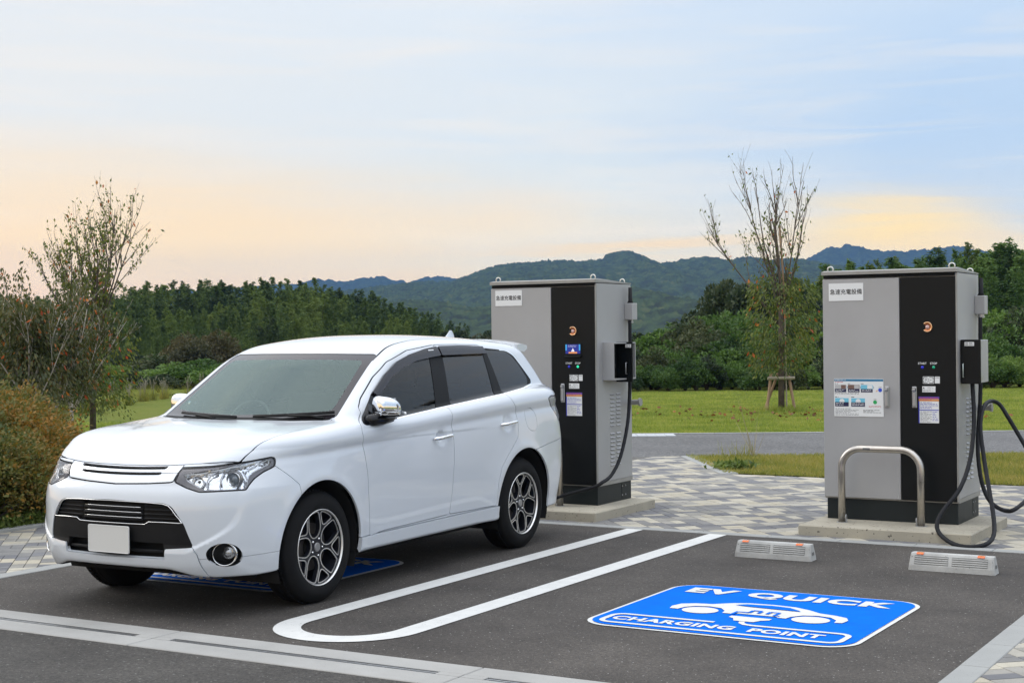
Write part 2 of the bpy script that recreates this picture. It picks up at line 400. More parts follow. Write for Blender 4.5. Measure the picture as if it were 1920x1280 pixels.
kerb('kerb_right', (BX1+.147, GY1+.002), (BX1+.147, KY), .147, .60)
# interlocking pavers 200 x 100 mm laid at 45 degrees in mixed greys and creams
pav_cols = [(.38, .345, .27), (.41, .38, .31), (.34, .32, .275), (.235, .225, .20), (.155, .155, .162), (.135, .136, .145), (.19, .186, .18), (.275, .262, .235)]
PM = [mat('paver_tone_%s' % 'abcdefgh'[i], c, rough=.9, noise=.16, nscale=5, bump=.35, bscale=160, bdist=.0012, detail=6, speck=(140, .64, .72, tuple(v*.55 for v in c))) for i, c in enumerate(pav_cols)]
def inpoly(x, y, P):
    c = False; n = len(P)
    for i in range(n):
        (x1, y1), (x2, y2) = P[i], P[(i+1) % n]
        if (y1 > y) != (y2 > y) and x < (x2-x1)*(y-y1)/(y2-y1)+x1: c = not c
    return c
def clip_poly(S, P):
    """Sutherland-Hodgman, P convex ccw"""
    for i in range(len(P)):
        a, b_ = P[i], P[(i+1) % len(P)]; out = []
        if not S: return S
        sd = lambda p: (b_[0]-a[0])*(p[1]-a[1])-(b_[1]-a[1])*(p[0]-a[0])
        for j in range(len(S)):
            p, q_ = S[j], S[(j+1) % len(S)]; dp, dq = sd(p), sd(q_)
            if dp >= 0: out.append(p)
            if (dp >= 0) != (dq >= 0): t = dp/(dp-dq); out.append((p[0]+(q_[0]-p[0])*t, p[1]+(q_[1]-p[1])*t))
        S = out
    return S
ROADL = lambda x: 18.413+(x+8.881)*.5545        # near edge of the path behind
def paving(name, regions, seed):
    rr = random.Random(seed); A = radians(-47); ux, uy = cos(A), sin(A); vx, vy = -uy, ux
    P = tag(empty(name), kind='structure'); items = []
    xs = [p[0] for R_ in regions for p in R_]; ys = [p[1] for R_ in regions for p in R_]
    us = [x*ux+y*uy for x in (min(xs), max(xs)) for y in (min(ys), max(ys))]; vs = [x*vx+y*vy for x in (min(xs), max(xs)) for y in (min(ys), max(ys))]
    v = math.floor(min(vs)/.2)*.2
    while v < max(vs):
        u = min(us)-rr.random()*.2
        while u < max(us):
            k = rr.random(); g = .0022; c = rr.choice([0, 0, 1, 1, 2, 3, 4, 4, 5, 6, 6, 7])
            if k < .45:
                c2 = c if rr.random() < .6 else rr.choice([0, 1, 2, 4, 5, 6]); bl = [(u, v, u+.1, v+.2, c), (u+.1, v, u+.2, v+.2, c2)]; st = .2
            else:
                c2 = c if rr.random() < .55 else rr.choice([0, 1, 4, 5, 6, 3]); bl = [(u, v, u+.2, v+.1, c), (u, v+.1, u+.2, v+.2, c2)]; st = .2
            for (a, b_, a2, b2, cc) in bl:
                R = [(a+g, b_+g), (a2-g, b_+g), (a2-g, b2-g), (a+g, b2-g)]
                W_ = [(p*ux+q_*vx, p*uy+q_*vy) for p, q_ in R]
                cx_, cy_ = sum(p[0] for p in W_)/4, sum(p[1] for p in W_)/4
                for R_ in regions:
                    if max(p[0] for p in R_)+.2 < cx_ or min(p[0] for p in R_)-.2 > cx_ or max(p[1] for p in R_)+.2 < cy_ or min(p[1] for p in R_)-.2 > cy_: continue
                    S = clip_poly(W_, R_)
                    if len(S) >= 3:
                        ar = abs(sum(S[i][0]*S[(i+1) % len(S)][1]-S[(i+1) % len(S)][0]*S[i][1] for i in range(len(S))))/2
                        if ar > .0006: items.append((S, cc, cx_, cy_))
            u += st
        v += .2
    # nearest, inside the picture first
    def key(it):
        x, y = it[2], it[3]; d = x*FWD2.x+y*FWD2.y; r = x*RGT2.x+y*RGT2.y
        return d + (1000 if d < 4 or abs(r/d) > .345 else 0)
    items.sort(key=key)
    def blk(q, S, h): 
        cx_, cy_ = sum(p[0] for p in S)/len(S), sum(p[1] for p in S)/len(S); n = len(S)
        ins = [(cx_+(p[0]-cx_)*.965, cy_+(p[1]-cy_)*.965) for p in S]
        V = [(x, y, h-.03) for x, y in S]+[(x, y, h-.004) for x, y in S]+[(x, y, h) for x, y in ins]
        q.add(V, [tuple(2*n+i for i in range(n))]+[(i, (i+1) % n, n+(i+1) % n, n+i) for i in range(n)]+[(n+i, n+(i+1) % n, 2*n+(i+1) % n, 2*n+i) for i in range(n)])
    for S, c, _, _ in items[:300]:
        q = MB(); blk(q, S, .004+rr.uniform(-.0012, .0012)); q.build('paver', PM[c], P)
    if len(items) > 300:
        q = MB()
        for S, c, _, _ in items[300:]: q.cm = c; blk(q, S, .004+rr.uniform(-.0012, .0012))
        tag(q.build('paver_rest', None, P, mats=PM), kind='stuff')
    return P
X_L = BX0-.145
def ccw(P):
    a = sum(P[i][0]*P[(i+1) % len(P)][1]-P[(i+1) % len(P)][0]*P[i][1] for i in range(len(P))); return P if a > 0 else P[::-1]
sandj = mat('joint_sand', (.10, .095, .085), rough=1, noise=.3, nscale=9)
RL = [(-10.43, GY1), (X_L-.002, GY1), (X_L-.002, 14.2), (-10.43, 14.2)]
paving('pavement_left', [ccw(RL)], 3)
KB = KY+.122
Rb1 = [(X_L, KB), (-6.80, KB), (-6.80, 16.68), (-8.33, 18.72), (X_L, 18.5)]
Rb2 = [(-6.80, KB), (2.5, KB), (2.5, 16.50), (-6.80, 16.62)]
paving('pavement_back', [ccw(Rb1), ccw(Rb2)], 5)
RR_ = [(BX1+.149, 5.0+1.47), (3.5, 6.47), (3.5, KY-.002), (BX1+.149, KY-.002)]
paving('pavement_right', [ccw(RR_)], 8)
for nm, R_ in (('paving_bed', [(-10.43, GY1), (X_L, GY1), (X_L, 18.5), (-10.43, 18.0)]), ('paving_bed', Rb1), ('paving_bed', [(-6.8, KB), (2.5, KB), (2.5, 16.5), (-6.8, 16.62)]), ('paving_bed', RR_)):
    tag(vflat(nm, ccw(R_), -.0035 if R_ is not Rb1 else -.0045, sandj), kind='structure')
kerb('kerb_bed_edge', (-10.43, GY1), (-10.43, 15.5), .10, .60, .03)
# the path crossing behind, its pale edge stones and a light ramp slab
def along(x): return (x, ROADL(x))
far = lambda x: 22.479+(x+10.838)*.5264
tag(vflat('asphalt_path', [along(-26), along(12), (12, far(12)), (-26, far(-26))], -.006, asph3), kind='structure')
kerb('kerb_path_far', (-26, far(-26)), (12, far(12)), .10, .6, .012)
kerb('kerb_path_near', (-8.10, ROADL(-8.10)-.005), (8, ROADL(8)-.005), -.09 if False else .001+.08, .6, .010) if False else None
kerb('kerb_island', (-8.30, 18.70), (-6.86, 16.60), .22, .6, .010)
kerb('ramp_slab', (-11.9, far(-11.9)-.62), (-10.0, far(-10.0)-.55), .55, .16, .008, mat('pale_tactile_slab', (.42, .44, .46), rough=.8, noise=.1))
# grass island between pavement and path
isl = [(-8.18, ROADL(-8.18)-.03), (-6.80, 16.76), (-5.6, 16.70), (8, 16.55), (8, ROADL(8)-.03)]
tag(vflat('grass_island', ccw(isl), .002, lawn_mat('island_grass', (.125, .145, .02), (.17, .17, .032), (.22, .185, .05), 2)), kind='structure')
# painted U between the bays
white = mat('road_paint_white', (.60, .60, .58), rough=.7, noise=.07, nscale=9, bump=.4, bscale=170, bdist=.0015, detail=8, speck=(60, .68, .74, (.3, .3, .29)))
def u_line():
    xL, xR, wd, yt, yc = -5.672, -4.752, .158, 11.632, 7.06
    cx = (xL+xR)/2; R = (xR-xL)/2; n = 40; O = [(xL, yt)]+[(cx+R*cos(pi+pi*i/n), yc+R*1.02*sin(pi+pi*i/n)) for i in range(n+1)]+[(xR, yt)]
    I = [(xL+wd, yt)]+[(cx+(R-wd)*cos(pi+pi*i/n), yc+(R-wd)*1.0*sin(pi+pi*i/n)) for i in range(n+1)]+[(xR-wd, yt)]
    q = MB(); V = [(x, y, .0045) for x, y in O]+[(x, y, .0045) for x, y in I]; m = len(O); q.add(V, [(i, i+1, m+i+1, m+i) for i in range(m-1)]); return q.build('painted_line', white)
tag(u_line(), kind='structure')
# the two blue EV signs
blue = mat('road_paint_blue', (.0, .135, .68), rough=.9, spec=.06, noise=.10, nscale=5, bump=.4, bscale=170, bdist=.0015, detail=8, speck=(70, .70, .76, (.02, .10, .35)))
def rrect(x0, y0, x1, y1, r, n=8):
    P = []
    for cx, cy, a0 in ((x1-r, y1-r, 0), (x0+r, y1-r, 90), (x0+r, y0+r, 180), (x1-r, y0+r, 270)):
        for i in range(n+1): a = radians(a0+90*i/n); P.append((cx+r*cos(a), cy+r*sin(a)))
    return P
def ring(q, O, I, z):
    m = len(O); V = [(x, y, z) for x, y in O]+[(x, y, z) for x, y in I]; q.add(V, [(i, (i+1) % m, m+(i+1) % m, m+i) for i in range(m)])
def strip(q, P, w, z, closed=False):
    """flat line of width w along P"""
    P = [Vector(p) for p in P]; n = len(P); V = []
    for i, p in enumerate(P):
        t = ((P[(i+1) % n]-P[i-1]) if closed else (P[min(i+1, n-1)]-P[max(i-1, 0)])).normalized(); nr = Vector((-t.y, t.x))*w/2
        V += [(p.x+nr.x, p.y+nr.y, z), (p.x-nr.x, p.y-nr.y, z)]
    q.add(V, [(2*i, 2*i+1, (2*((i+1) % n))+1, 2*((i+1) % n)) for i in range(n if closed else n-1)])
def tri_fill(pts):
    import mathutils.geometry as G_
    t = G_.tessellate_polygon([[Vector((x, y, 0)) for x, y in pts]]); return t
def ev_sign(x0, y0, label_, cat='road marking'):
    W_, H_ = 1.634, 1.53; S = empty('ev_road_sign', (x0, y0, 0))
    z1, z2 = .0085, .0125
    q = MB(); O = rrect(0, 0, W_, H_, .19); q.poly([(x, y, .0045) for x, y in O]); q.build('white_border', white, S)
    q = MB(); I = rrect(.028, .028, W_-.028, H_-.028, .165); q.poly([(x, y, z1) for x, y in I]); q.build('blue_field', blue, S)
    t = text_obj('lettering_top', 'EV QUICK', .225, white, S, ext=0, spacing=1.12, sx=1.18, bold=.012); t.location = (W_/2-.01, 1.285, z2)
    t = text_obj('lettering_bottom', 'CHARGING', .138, white, S, ext=0, spacing=1.08, sx=1.0, bold=.006); t.location = (.515, .213, z2)
    t = text_obj('lettering_bottom', 'POINT', .138, white, S, ext=0, spacing=1.08, sx=1.0, bold=.006); t.location = (1.195, .213, z2)
    # cable loop framing the lower words, running up into the plug
    q = MB(); w = .034
    x_a, x_b, y_a, y_b = .10, W_-.10, .085, .345; r = .07
    def arc(cx, cy, a0, a1, n=7): return [(cx+r*cos(radians(a0+(a1-a0)*i/n)), cy+r*sin(radians(a0+(a1-a0)*i/n))) for i in range(n+1)]
    L1 = [(.72, y_b)]+arc(x_a+r, y_b-r, 90, 180)+arc(x_a+r, y_a+r, 180, 270)+arc(x_b-r, y_a+r, -90, 0)+arc(x_b-r, y_b-r, 0, 90)+[(.95, y_b), (.90, y_b+.012), (.868, y_b+.045), (.858, y_b+.085)]
    strip(q, L1, w, z2); q.build('cable_outline', white, S)
    # plug
    q = MB(); P = [(.80, .44), (.92, .44), (.945, .50), (.985, .53), (.985, .575), (.735, .575), (.735, .53), (.775, .50)]; q.add([(x, y, z2) for x, y in P], [tuple(range(8))]); q.build('plug_symbol', white, S)
    # car silhouette, nose to the right
    body = [(.235, .62), (.215, .70), (.24, .80), (.33, .855), (.44, .875), (.56, .975), (.66, 1.015), (.84, 1.03), (1.00, 1.01), (1.12, .95), (1.22, .875), (1.34, .845), (1.43, .80), (1.465, .72), (1.455, .63), (1.405, .62), (1.392, .70), (1.33, .77), (1.235, .79), (1.14, .76), (1.085, .68), (1.075, .615), (1.02, .615), (1.00, .64), (.72, .64), (.70, .615), (.625, .615), (.612, .69), (.555, .765), (.46, .79), (.365, .765), (.31, .70), (.295, .62)]
    win = [(.60, .90), (.67, .955), (.84, .975), (.98, .955), (1.07, .885), (1.09, .86), (.94, .868), (.72, .88)]
    body = [(.85+(x-.85)*.88, .80+(y-.80)*.92) for x, y in body]; win = [(.85+(x-.85)*.88, .80+(y-.80)*.92) for x, y in win]
    for nm, P, m_, z in (('car_symbol', body, white, z2), ('car_symbol_window', win, blue, z2+.004)):
        q = MB(); q.add([(x, y, z) for x, y in P], [tuple(f) for f in tri_fill(P)]); o = q.build(nm, m_, S)
        bm = bmesh.new(); bm.from_mesh(o.data); bmesh.ops.recalc_face_normals(bm, faces=bm.faces[:])
        if bm.faces[0].normal.z < 0: bmesh.ops.reverse_faces(bm, faces=bm.faces[:])
        bm.to_mesh(o.data); bm.free()
    for cx_ in (.5006, 1.1914):
        q = MB(); q.poly([(cx_+.112*cos(t), .653+.100*sin(t), z2) for t in np.linspace(0, 2*pi, 30, endpoint=False)]); q.build('car_symbol_wheel', white, S)
    q = MB(); Z = z2+.004
    for k in range(3): x_ = .80+.055*k; strip(q, [(x_, .69), (x_, .76)], .022, Z)
    strip(q, [(.725, .60), (.725, .69), (.80, .69)], .022, Z); strip(q, [(.91, .76), (.965, .76), (.965, .66), (1.0, .66)], .020, Z); strip(q, [(.80, .765), (.855, .765)], .020, Z)
    q.build('plug_symbol_outline', blue, S)
    return tag(S, label_, cat, 'painted EV charging signs')
ev_sign(-4.10, 7.722, 'blue and white EV QUICK CHARGING POINT sign painted on the empty right bay')
ev_sign(-7.905, 7.722, 'blue EV charging sign painted on the asphalt, mostly hidden under the white car')
# ================================================================== hills, woods, bushes, trees, grass
def fast_mesh(name, V, F, m, parent=None, smooth=False, nrm=None):
    """V (n,3), F (k,3 or 4) numpy"""
    me = bpy.data.meshes.new(name); V = np.asarray(V, np.float32); F = np.asarray(F, np.int32); k, s = F.shape
    me.vertices.add(len(V)); me.vertices.foreach_set('co', V.ravel()); me.loops.add(k*s); me.loops.foreach_set('vertex_index', F.ravel())
    me.polygons.add(k); me.polygons.foreach_set('loop_start', np.arange(0, k*s, s, dtype=np.int32)); me.polygons.foreach_set('loop_total', np.full(k, s, np.int32))
    if smooth: me.polygons.foreach_set('use_smooth', np.ones(k, bool))
    me.materials.append(m); me.update(calc_edges=True)
    if nrm is not None: me.normals_split_custom_set_from_vertices(nrm.tolist())
    o = bpy.data.objects.new(name, me); COL.objects.link(o)
    if parent: o.parent = parent
    return o
def leaves(C, D, size, aspect=.45, droop=.3, rng=RNG):
    """diamond leaves: centres C, growth directions D"""
    n = len(C); D = D/np.maximum(np.linalg.norm(D, axis=1), 1e-6)[:, None]; D = D+rng.normal(0, .35, (n, 3)); D[:, 2] -= droop; D /= np.linalg.norm(D, axis=1)[:, None]
    R_ = rng.normal(0, 1, (n, 3)); S = np.cross(D, R_); S /= np.linalg.norm(S, axis=1)[:, None]+1e-9
    L_ = (size*rng.uniform(.65, 1.35, n))[:, None]; a = C-D*L_*.5; b = C+D*L_*.5; m1 = C+S*L_*aspect*.5; m2 = C-S*L_*aspect*.5
    V = np.stack([a, m1, b, m2], 1).reshape(-1, 3); F = np.arange(4*n).reshape(n, 4); return V, F
def leaf_mat(name, cols, scale=1.2, trans=.35, rough=.6, rand=.5, fine=0):
    """foliage with clump-sized and tree-to-tree colour differences"""
    m = bpy.data.materials.new(name); m.use_nodes = True; t = m.node_tree; n = t.nodes; n.clear(); L = t.links.new
    o = n.new('ShaderNodeOutputMaterial'); co = n.new('ShaderNodeTexCoord'); oi = n.new('ShaderNodeObjectInfo'); ge = n.new('ShaderNodeNewGeometry')
    nz_ = n.new('ShaderNodeTexNoise'); nz_.inputs['Scale'].default_value = scale; nz_.inputs['Detail'].default_value = 3; L(ge.outputs['Position'], nz_.inputs['Vector'])
    a = n.new('ShaderNodeMath'); a.operation = 'MULTIPLY_ADD'; L(oi.outputs['Random'], a.inputs[0]); a.inputs[1].default_value = rand; 
    b_ = n.new('ShaderNodeMath'); b_.operation = 'MULTIPLY_ADD'; L(nz_.outputs[0], b_.inputs[0]); b_.inputs[1].default_value = 1.6; b_.inputs[2].default_value = -.8+.5-rand*.5; L(b_.outputs[0], a.inputs[2])
    src = a.outputs[0]
    ri = n.new('ShaderNodeMath'); ri.operation = 'MULTIPLY_ADD'; L(ge.outputs['Random Per Island'], ri.inputs[0]); ri.inputs[1].default_value = .35+fine; L(src, ri.inputs[2])
    sb = n.new('ShaderNodeMath'); sb.operation = 'SUBTRACT'; L(ri.outputs[0], sb.inputs[0]); sb.inputs[1].default_value = .17+fine*.5
    r = n.new('ShaderNodeValToRGB'); el = r.color_ramp.elements
    while len(el) < len(cols): el.new(.5)
    for i, (e, c) in enumerate(zip(el, cols)): e.position = i/(len(cols)-1); e.color = c4(c)
    L(sb.outputs[0], r.inputs[0])
    d = n.new('ShaderNodeBsdfDiffuse'); L(r.outputs[0], d.inputs[0]); tr = n.new('ShaderNodeBsdfTranslucent'); L(r.outputs[0], tr.inputs[0])
    mx = n.new('ShaderNodeMixShader'); mx.inputs[0].default_value = trans; L(d.outputs[0], mx.inputs[1]); L(tr.outputs[0], mx.inputs[2])
    g = n.new('ShaderNodeBsdfGlossy'); g.inputs['Roughness'].default_value = rough; m2 = n.new('ShaderNodeMixShader'); m2.inputs[0].default_value = .04; L(mx.outputs[0], m2.inputs[1]); L(g.outputs[0], m2.inputs[2]); L(m2.outputs[0], o.inputs[0])
    return m
bark = mat('bark_dark', (.075, .055, .045), rough=.95, noise=.35, nscale=9, bump=.8, bscale=30, bdist=.01)
barkg = mat('bark_grey', (.20, .18, .155), rough=.95, noise=.4, nscale=12, bump=.6, bscale=30, bdist=.008)
M_bam = leaf_mat('bamboo_leaves', [(.020, .038, .008), (.046, .082, .014), (.092, .145, .022), (.165, .215, .036)], .16, .3)
M_bamR = leaf_mat('bamboo_leaves_fresh', [(.022, .055, .012), (.055, .115, .018), (.105, .190, .030), (.170, .250, .045)], .25, .35)
M_dark = leaf_mat('dark_leaves', [(.012, .024, .010), (.026, .046, .016), (.050, .072, .024), (.085, .095, .035)], .3, .25)
M_brown = leaf_mat('browning_leaves', [(.025, .030, .012), (.052, .055, .020), (.085, .075, .026), (.12, .09, .032)], .3, .25)
# ---- haze
HZ = mat('haze_air', (1, 1, 1)); t_ = HZ.node_tree
for n_ in list(t_.nodes):
    if n_.type == 'BSDF_PRINCIPLED': t_.nodes.remove(n_)
pv = t_.nodes.new('ShaderNodeVolumePrincipled'); pv.inputs['Density'].default_value = HAZE_D; pv.inputs['Color'].default_value = (*HAZE_C, 1); pv.inputs['Anisotropy'].default_value = .0
t_.links.new(pv.outputs[0], [n_ for n_ in t_.nodes if n_.type == 'OUTPUT_MATERIAL'][0].inputs['Volume'])
q = MB(); q.box(-2600, -60, -6, 1100, 2950, 190); tag(q.build('haze', HZ), kind='stuff')
# ---- hills
def ridge(pts, d): 
    px = np.array([p[0] for p in pts], float); py = np.array([p[1] for p in pts], float)
    return (px-960)/CAM_F*d, CAM_H+(np.interp(px, [0, 1920], [635.8, 615.1])-py)/CAM_F*d
hill_m = leaf_mat('hill_woods', [(.001, .003, .002), (.005, .015, .007), (.024, .046, .014), (.065, .070, .022)], .11, 0, rand=0)
def hill(name, pts, d, depth, lump, seed, base=-3, nx=420, ny=70, m=hill_m):
    rng = np.random.default_rng(seed); rr, zz = ridge(pts, d); R0 = np.linspace(rr[0], rr[-1], nx); Zr = np.interp(R0, rr, zz)
    # crown-sized bumps from scattered domes
    T = np.linspace(0, 1, ny); RR_, TT = np.meshgrid(R0, T, indexing='ij')
    dd = d-depth*(1-TT); H_ = base+(Zr[:, None]-base)*(TT**.75)
    k = np.zeros_like(H_); cell = lump*1.3
    gx = RR_/cell; gy = dd/cell; ix = np.floor(gx).astype(int); iy = np.floor(gy).astype(int); best = np.full(gx.shape, 9.)
    for a in (-1, 0, 1):
        for b_ in (-1, 0, 1):
            cx, cy = ix+a, iy+b_; h1 = np.sin(cx*127.1+cy*311.7+seed)*43758.5453; h1 -= np.floor(h1); h2 = np.sin(cx*269.5+cy*183.3+seed)*43758.5453; h2 -= np.floor(h2)
            best = np.minimum(best, (gx-cx-h1)**2+(gy-cy-h2)**2)
    k = np.sqrt(np.maximum(0, 1-best*1.1))*lump*.95
    gx = RR_/cell*2.7; gy = dd/cell*2.7; ix = np.floor(gx).astype(int); iy = np.floor(gy).astype(int); best = np.full(gx.shape, 9.)
    for a in (-1, 0, 1):
        for b_ in (-1, 0, 1):
            cx, cy = ix+a, iy+b_; h1 = np.sin(cx*127.1+cy*311.7+seed)*43758.5453; h1 -= np.floor(h1); h2 = np.sin(cx*269.5+cy*183.3+seed)*43758.5453; h2 -= np.floor(h2)
            best = np.minimum(best, (gx-cx-h1)**2+(gy-cy-h2)**2)
    k += np.sqrt(np.maximum(0, 1-best*1.1))*lump*.38
    fold = np.sin(RR_/d*55+seed)*.5+np.sin(RR_/d*23+TT*3+seed*2)
    dd2 = dd+fold*depth*.055*(1-TT)
    H_ = H_+k*(.45+.55*np.minimum(1, TT*3))-lump*.4*TT+rng.normal(0, lump*.05, H_.shape)
    X = RGT2.x*RR_+FWD2.x*dd2; Y = RGT2.y*RR_+FWD2.y*dd2
    V = np.stack([X, Y, H_], 2).reshape(-1, 3); i = np.arange(nx-1)[:, None]*ny+np.arange(ny-1)[None]; i = i.ravel(); F = np.stack([i, i+ny, i+ny+1, i+1], 1)
    return tag(fast_mesh(name, V, F, m, smooth=False), kind='structure')
hill('hills_far', [(300, 560), (560, 545), (600, 536), (640, 541), (690, 534), (720, 531), (745, 538), (765, 542), (800, 534), (830, 530), (860, 538), (900, 545), (1000, 545), (1300, 520), (1500, 505), (1530, 488), (1560, 476), (1590, 472), (1620, 477), (1650, 483), (1700, 484), (1745, 479), (1790, 474), (1830, 480), (1900, 500), (2100, 540)], 2700, 500, 16, 3, nx=500, ny=50)
hill('hills', [(420, 615), (560, 606), (640, 566), (700, 556), (760, 549), (800, 545), (850, 545), (880, 534), (915, 520), (950, 512), (985, 510), (1020, 506), (1060, 505), (1100, 507), (1130, 500), (1150, 490), (1170, 487), (1190, 490), (1205, 500), (1222, 507), (1240, 511), (1270, 506), (1310, 499), (1340, 500), (1360, 507), (1400, 498), (1440, 505), (1480, 500), (1530, 515), (1600, 540), (1800, 560), (2100, 590)], 1500, 620, 11, 11, nx=760, ny=120)
hill('hills_near', [(500, 640), (640, 600), (720, 590), (800, 585), (900, 600), (1010, 590), (1100, 570), (1180, 560), (1230, 575), (1290, 600), (1350, 600), (1450, 590), (1600, 600), (2000, 610)], 700, 250, 7, 23, nx=460, ny=60)
# ---- tree prototypes
def bamboo(seed, h=8.0, spread=.85, n=9000, m=None, tip=.0, clump=1.5, culms=7):
    """a clump of feathery culms: leaf sprays on short side shoots, thinning to nodding tips"""
    r = np.random.default_rng(seed); S = []; D = []; ax0 = None
    for c in range(culms):
        off = r.normal(0, clump*.5, 2) if c else np.zeros(2); hc = h*(r.uniform(.72, .98) if c else 1.0); lean = r.normal(0, .45, 2)
        def axis(t, off=off, hc=hc, lean=lean): return np.stack([off[0]+lean[0]*t**2*1.1, off[1]+lean[1]*t**2*1.1, t*hc-.25*t**5], -1)
        if c == 0: ax0 = axis
        for i in range(n//culms//18):
            t = .12+.88*r.random()**.75; p = axis(np.array(t)); a = r.random()*2*pi; w = spread*(max(0., 1.0-t)**.6*.95+.07)
            dr = np.array([cos(a), sin(a), .45+.5*t]); L_ = w*r.uniform(.6, 1.15); k = 18; s = r.random(k)**.6
            P = p+dr*(L_*s)[:, None]+np.array([0, 0, -.5])*((L_*s)**2)[:, None]; P += r.normal(0, .05+.05*L_, (k, 3)); S.append(P); D.append(np.tile(dr+[0, 0, -.8], (k, 1)))
    C = np.concatenate(S); D = np.concatenate(D); V, F = leaves(C, D, .185, .40, .35, r)
    return V, F, ax0
def place(proto, x, y, z, s, sz=None, rz=None, tilt=0):
    c = copy_tree(proto); c.location = (x, y, z); c.scale = (s, s, sz or s); c.rotation_euler = (random.gauss(0, .03)+tilt, random.gauss(0, .03), random.random()*6.28 if rz is None else rz); return c
def tree_proto(name, V, F, mleaf, trunk=None, mtr=bark, leafname='crown'):
    e = empty(name); fast_mesh(leafname, V, F, mleaf, e)
    if trunk: 
        q = MB()
        for P, R_ in trunk: q.tube(P, R_, 6)
        q.build('trunk', mtr, e, True)
    return e
culm = mat('bamboo_culm', (.10, .12, .05), rough=.6)
def bam_proto(seed, mleaf, **k):
    V, F, ax_ = bamboo(seed, **k); return tree_proto('bamboo', V, F, mleaf, [([Vector(ax_(np.array(t))) for t in (0, .25, .5, .75, .97)], [.05, .045, .04, .025, .008])], culm)
def round_tree(seed, R=1.0, n=3200, size=.16, squash=.9, lobes=16, mleaf=None, name='bush', trunk=True, droop=.2, sprigs=0, zmin=.02):
    """irregular leafy crown made of many lobes, each a thin shell of leaves"""
    r = np.random.default_rng(seed); C = []; D = []
    cen = []
    for i in range(lobes):
        a = r.random()*2*pi; u = r.random()**.6; cen.append((cos(a)*u*R*.72, sin(a)*u*R*.72, (r.random()*1.15*(1-u*.45)+.25)*R*squash, R*r.uniform(.26, .48)))
    per = n//lobes
    for cx, cy, cz, cr in cen:
        d = r.normal(0, 1, (per, 3)); d /= np.linalg.norm(d, axis=1)[:, None]; d[:, 2] = np.where(d[:, 2] < -.25, -d[:, 2], d[:, 2]); rad = cr*(1-.5*r.random(per)**2.2)
        C.append(np.array([cx, cy, cz])+d*rad[:, None]*[1, 1, .85]); D.append(d)
    for i in range(sprigs):
        d = r.normal(0, 1, 3); d[2] = abs(d[2])*.9+.15; d /= np.linalg.norm(d); c_ = cen[r.integers(len(cen))]; s0 = np.array(c_[:3])+d*c_[3]*.8; L_ = R*r.uniform(.10, .30); kk = r.random(16)
        C.append(s0+(d+np.array([0, 0, .25]))*(L_*kk)[:, None]+r.normal(0, size*.45, (16, 3))); D.append(np.tile(d, (16, 1)))
    C = np.concatenate(C); D = np.concatenate(D); k = C[:, 2] > zmin; V, F = leaves(C[k], D[k], size, .55, droop, r)
    tr = None
    if trunk: tr = [([Vector((0, 0, 0)), Vector((c[0]*.3, c[1]*.3, c[2]*.5)), Vector((c[0]*.9, c[1]*.9, c[2]*.95))], [.035*R, .022*R, .008*R]) for c in cen[:9]]
    return tree_proto(name, V, F, mleaf, tr, bark, 'foliage')
protoL = [bam_proto(100+i, M_bam, h=8, spread=.95+.12*(i % 3), n=9500, clump=1.7) for i in range(6)]
protoR = [bam_proto(140+i, M_bamR, h=8, spread=.95+.12*(i % 2), n=9500, clump=1.7) for i in range(4)]
darkT = [round_tree(160+i, 1.0, 3600, .13, 1.25, 20, M_dark, 'broadleaf_tree') for i in range(3)]
bushR = [round_tree(180+i, 1.0, 4200, .10, .95, 22, M_bamR, 'bush') for i in range(3)]
bushD = [round_tree(190+i, 1.0, 3600, .10, .95, 20, M_dark, 'bush') for i in range(2)]
bushB = [round_tree(196+i, 1.0, 3600, .10, .95, 20, M_brown, 'bush') for i in range(2)]
protos = protoL+protoR+darkT+bushR+bushD+bushB
for p in protos: p.location = (0, -400, -50)
H0 = lambda px: float(np.interp(px, [0, 1920], [635.8, 615.1]))
def zskyline(py, px, d): return CAM_H+(H0(px)-py)/CAM_F*d
skyL = [(-200, 580), (0, 566), (40, 560), (90, 556), (140, 552), (180, 556), (220, 548), (260, 538), (300, 534), (330, 528), (365, 532), (395, 522), (430, 529), (470, 530), (500, 524), (545, 528), (590, 527), (615, 538), (650, 546), (690, 548), (720, 562), (760, 574), (800, 590), (830, 600), (860, 608), (900, 612)]
skyR = [(1170, 640), (1290, 640), (1320, 560), (1400, 540), (1500, 530), (1560, 505), (1600, 500), (1640, 494), (1690, 492), (1740, 490), (1780, 482), (1810, 470), (1850, 462), (1880, 464), (1920, 468), (2100, 460)]
rnd = random.Random(21)
def lab(o, s, c, g): o['label'] = s; o['category'] = c; o['group'] = g; return o
GB = 'feathery bamboo of the dark grove on the left hillside'
def rowfill(sky, d, x0, x1, step, lo, hi, protos_, label, cat, grp, gz=0.0, ph=8.0, wid=1.0):
    px = x0
    while px < x1:
        p = px+rnd.uniform(-.4, .4)*step; top = np.interp(p, [a for a, _ in sky], [b for _, b in sky]); zt = zskyline(top, p, d)
        h = (zt-gz)*rnd.uniform(lo, hi)
        if h > .8:
            dd = d+rnd.uniform(-3, 3); x, y = vw((p-960)/CAM_F*dd, dd); s = h/ph
            lab(place(rnd.choice(protos_), x, y, gz, s*wid*rnd.uniform(.85, 1.2), s), label, cat, grp)
        px += step*rnd.uniform(.75, 1.25)
LB = 'dark green feathery bamboo standing in the grove on the left hillside'
for d, st, lo, hi in ((142, 17, 1.0, 1.09), (128, 28, .84, 1.0), (112, 34, .66, .94), (100, 42, .52, .80), (88, 46, .38, .64)):
    rowfill(skyL, d, -60, 880, st, lo, hi, protoL, LB, 'bamboo', 'bamboo in the grove on the left hillside', -.3, wid=1.15)
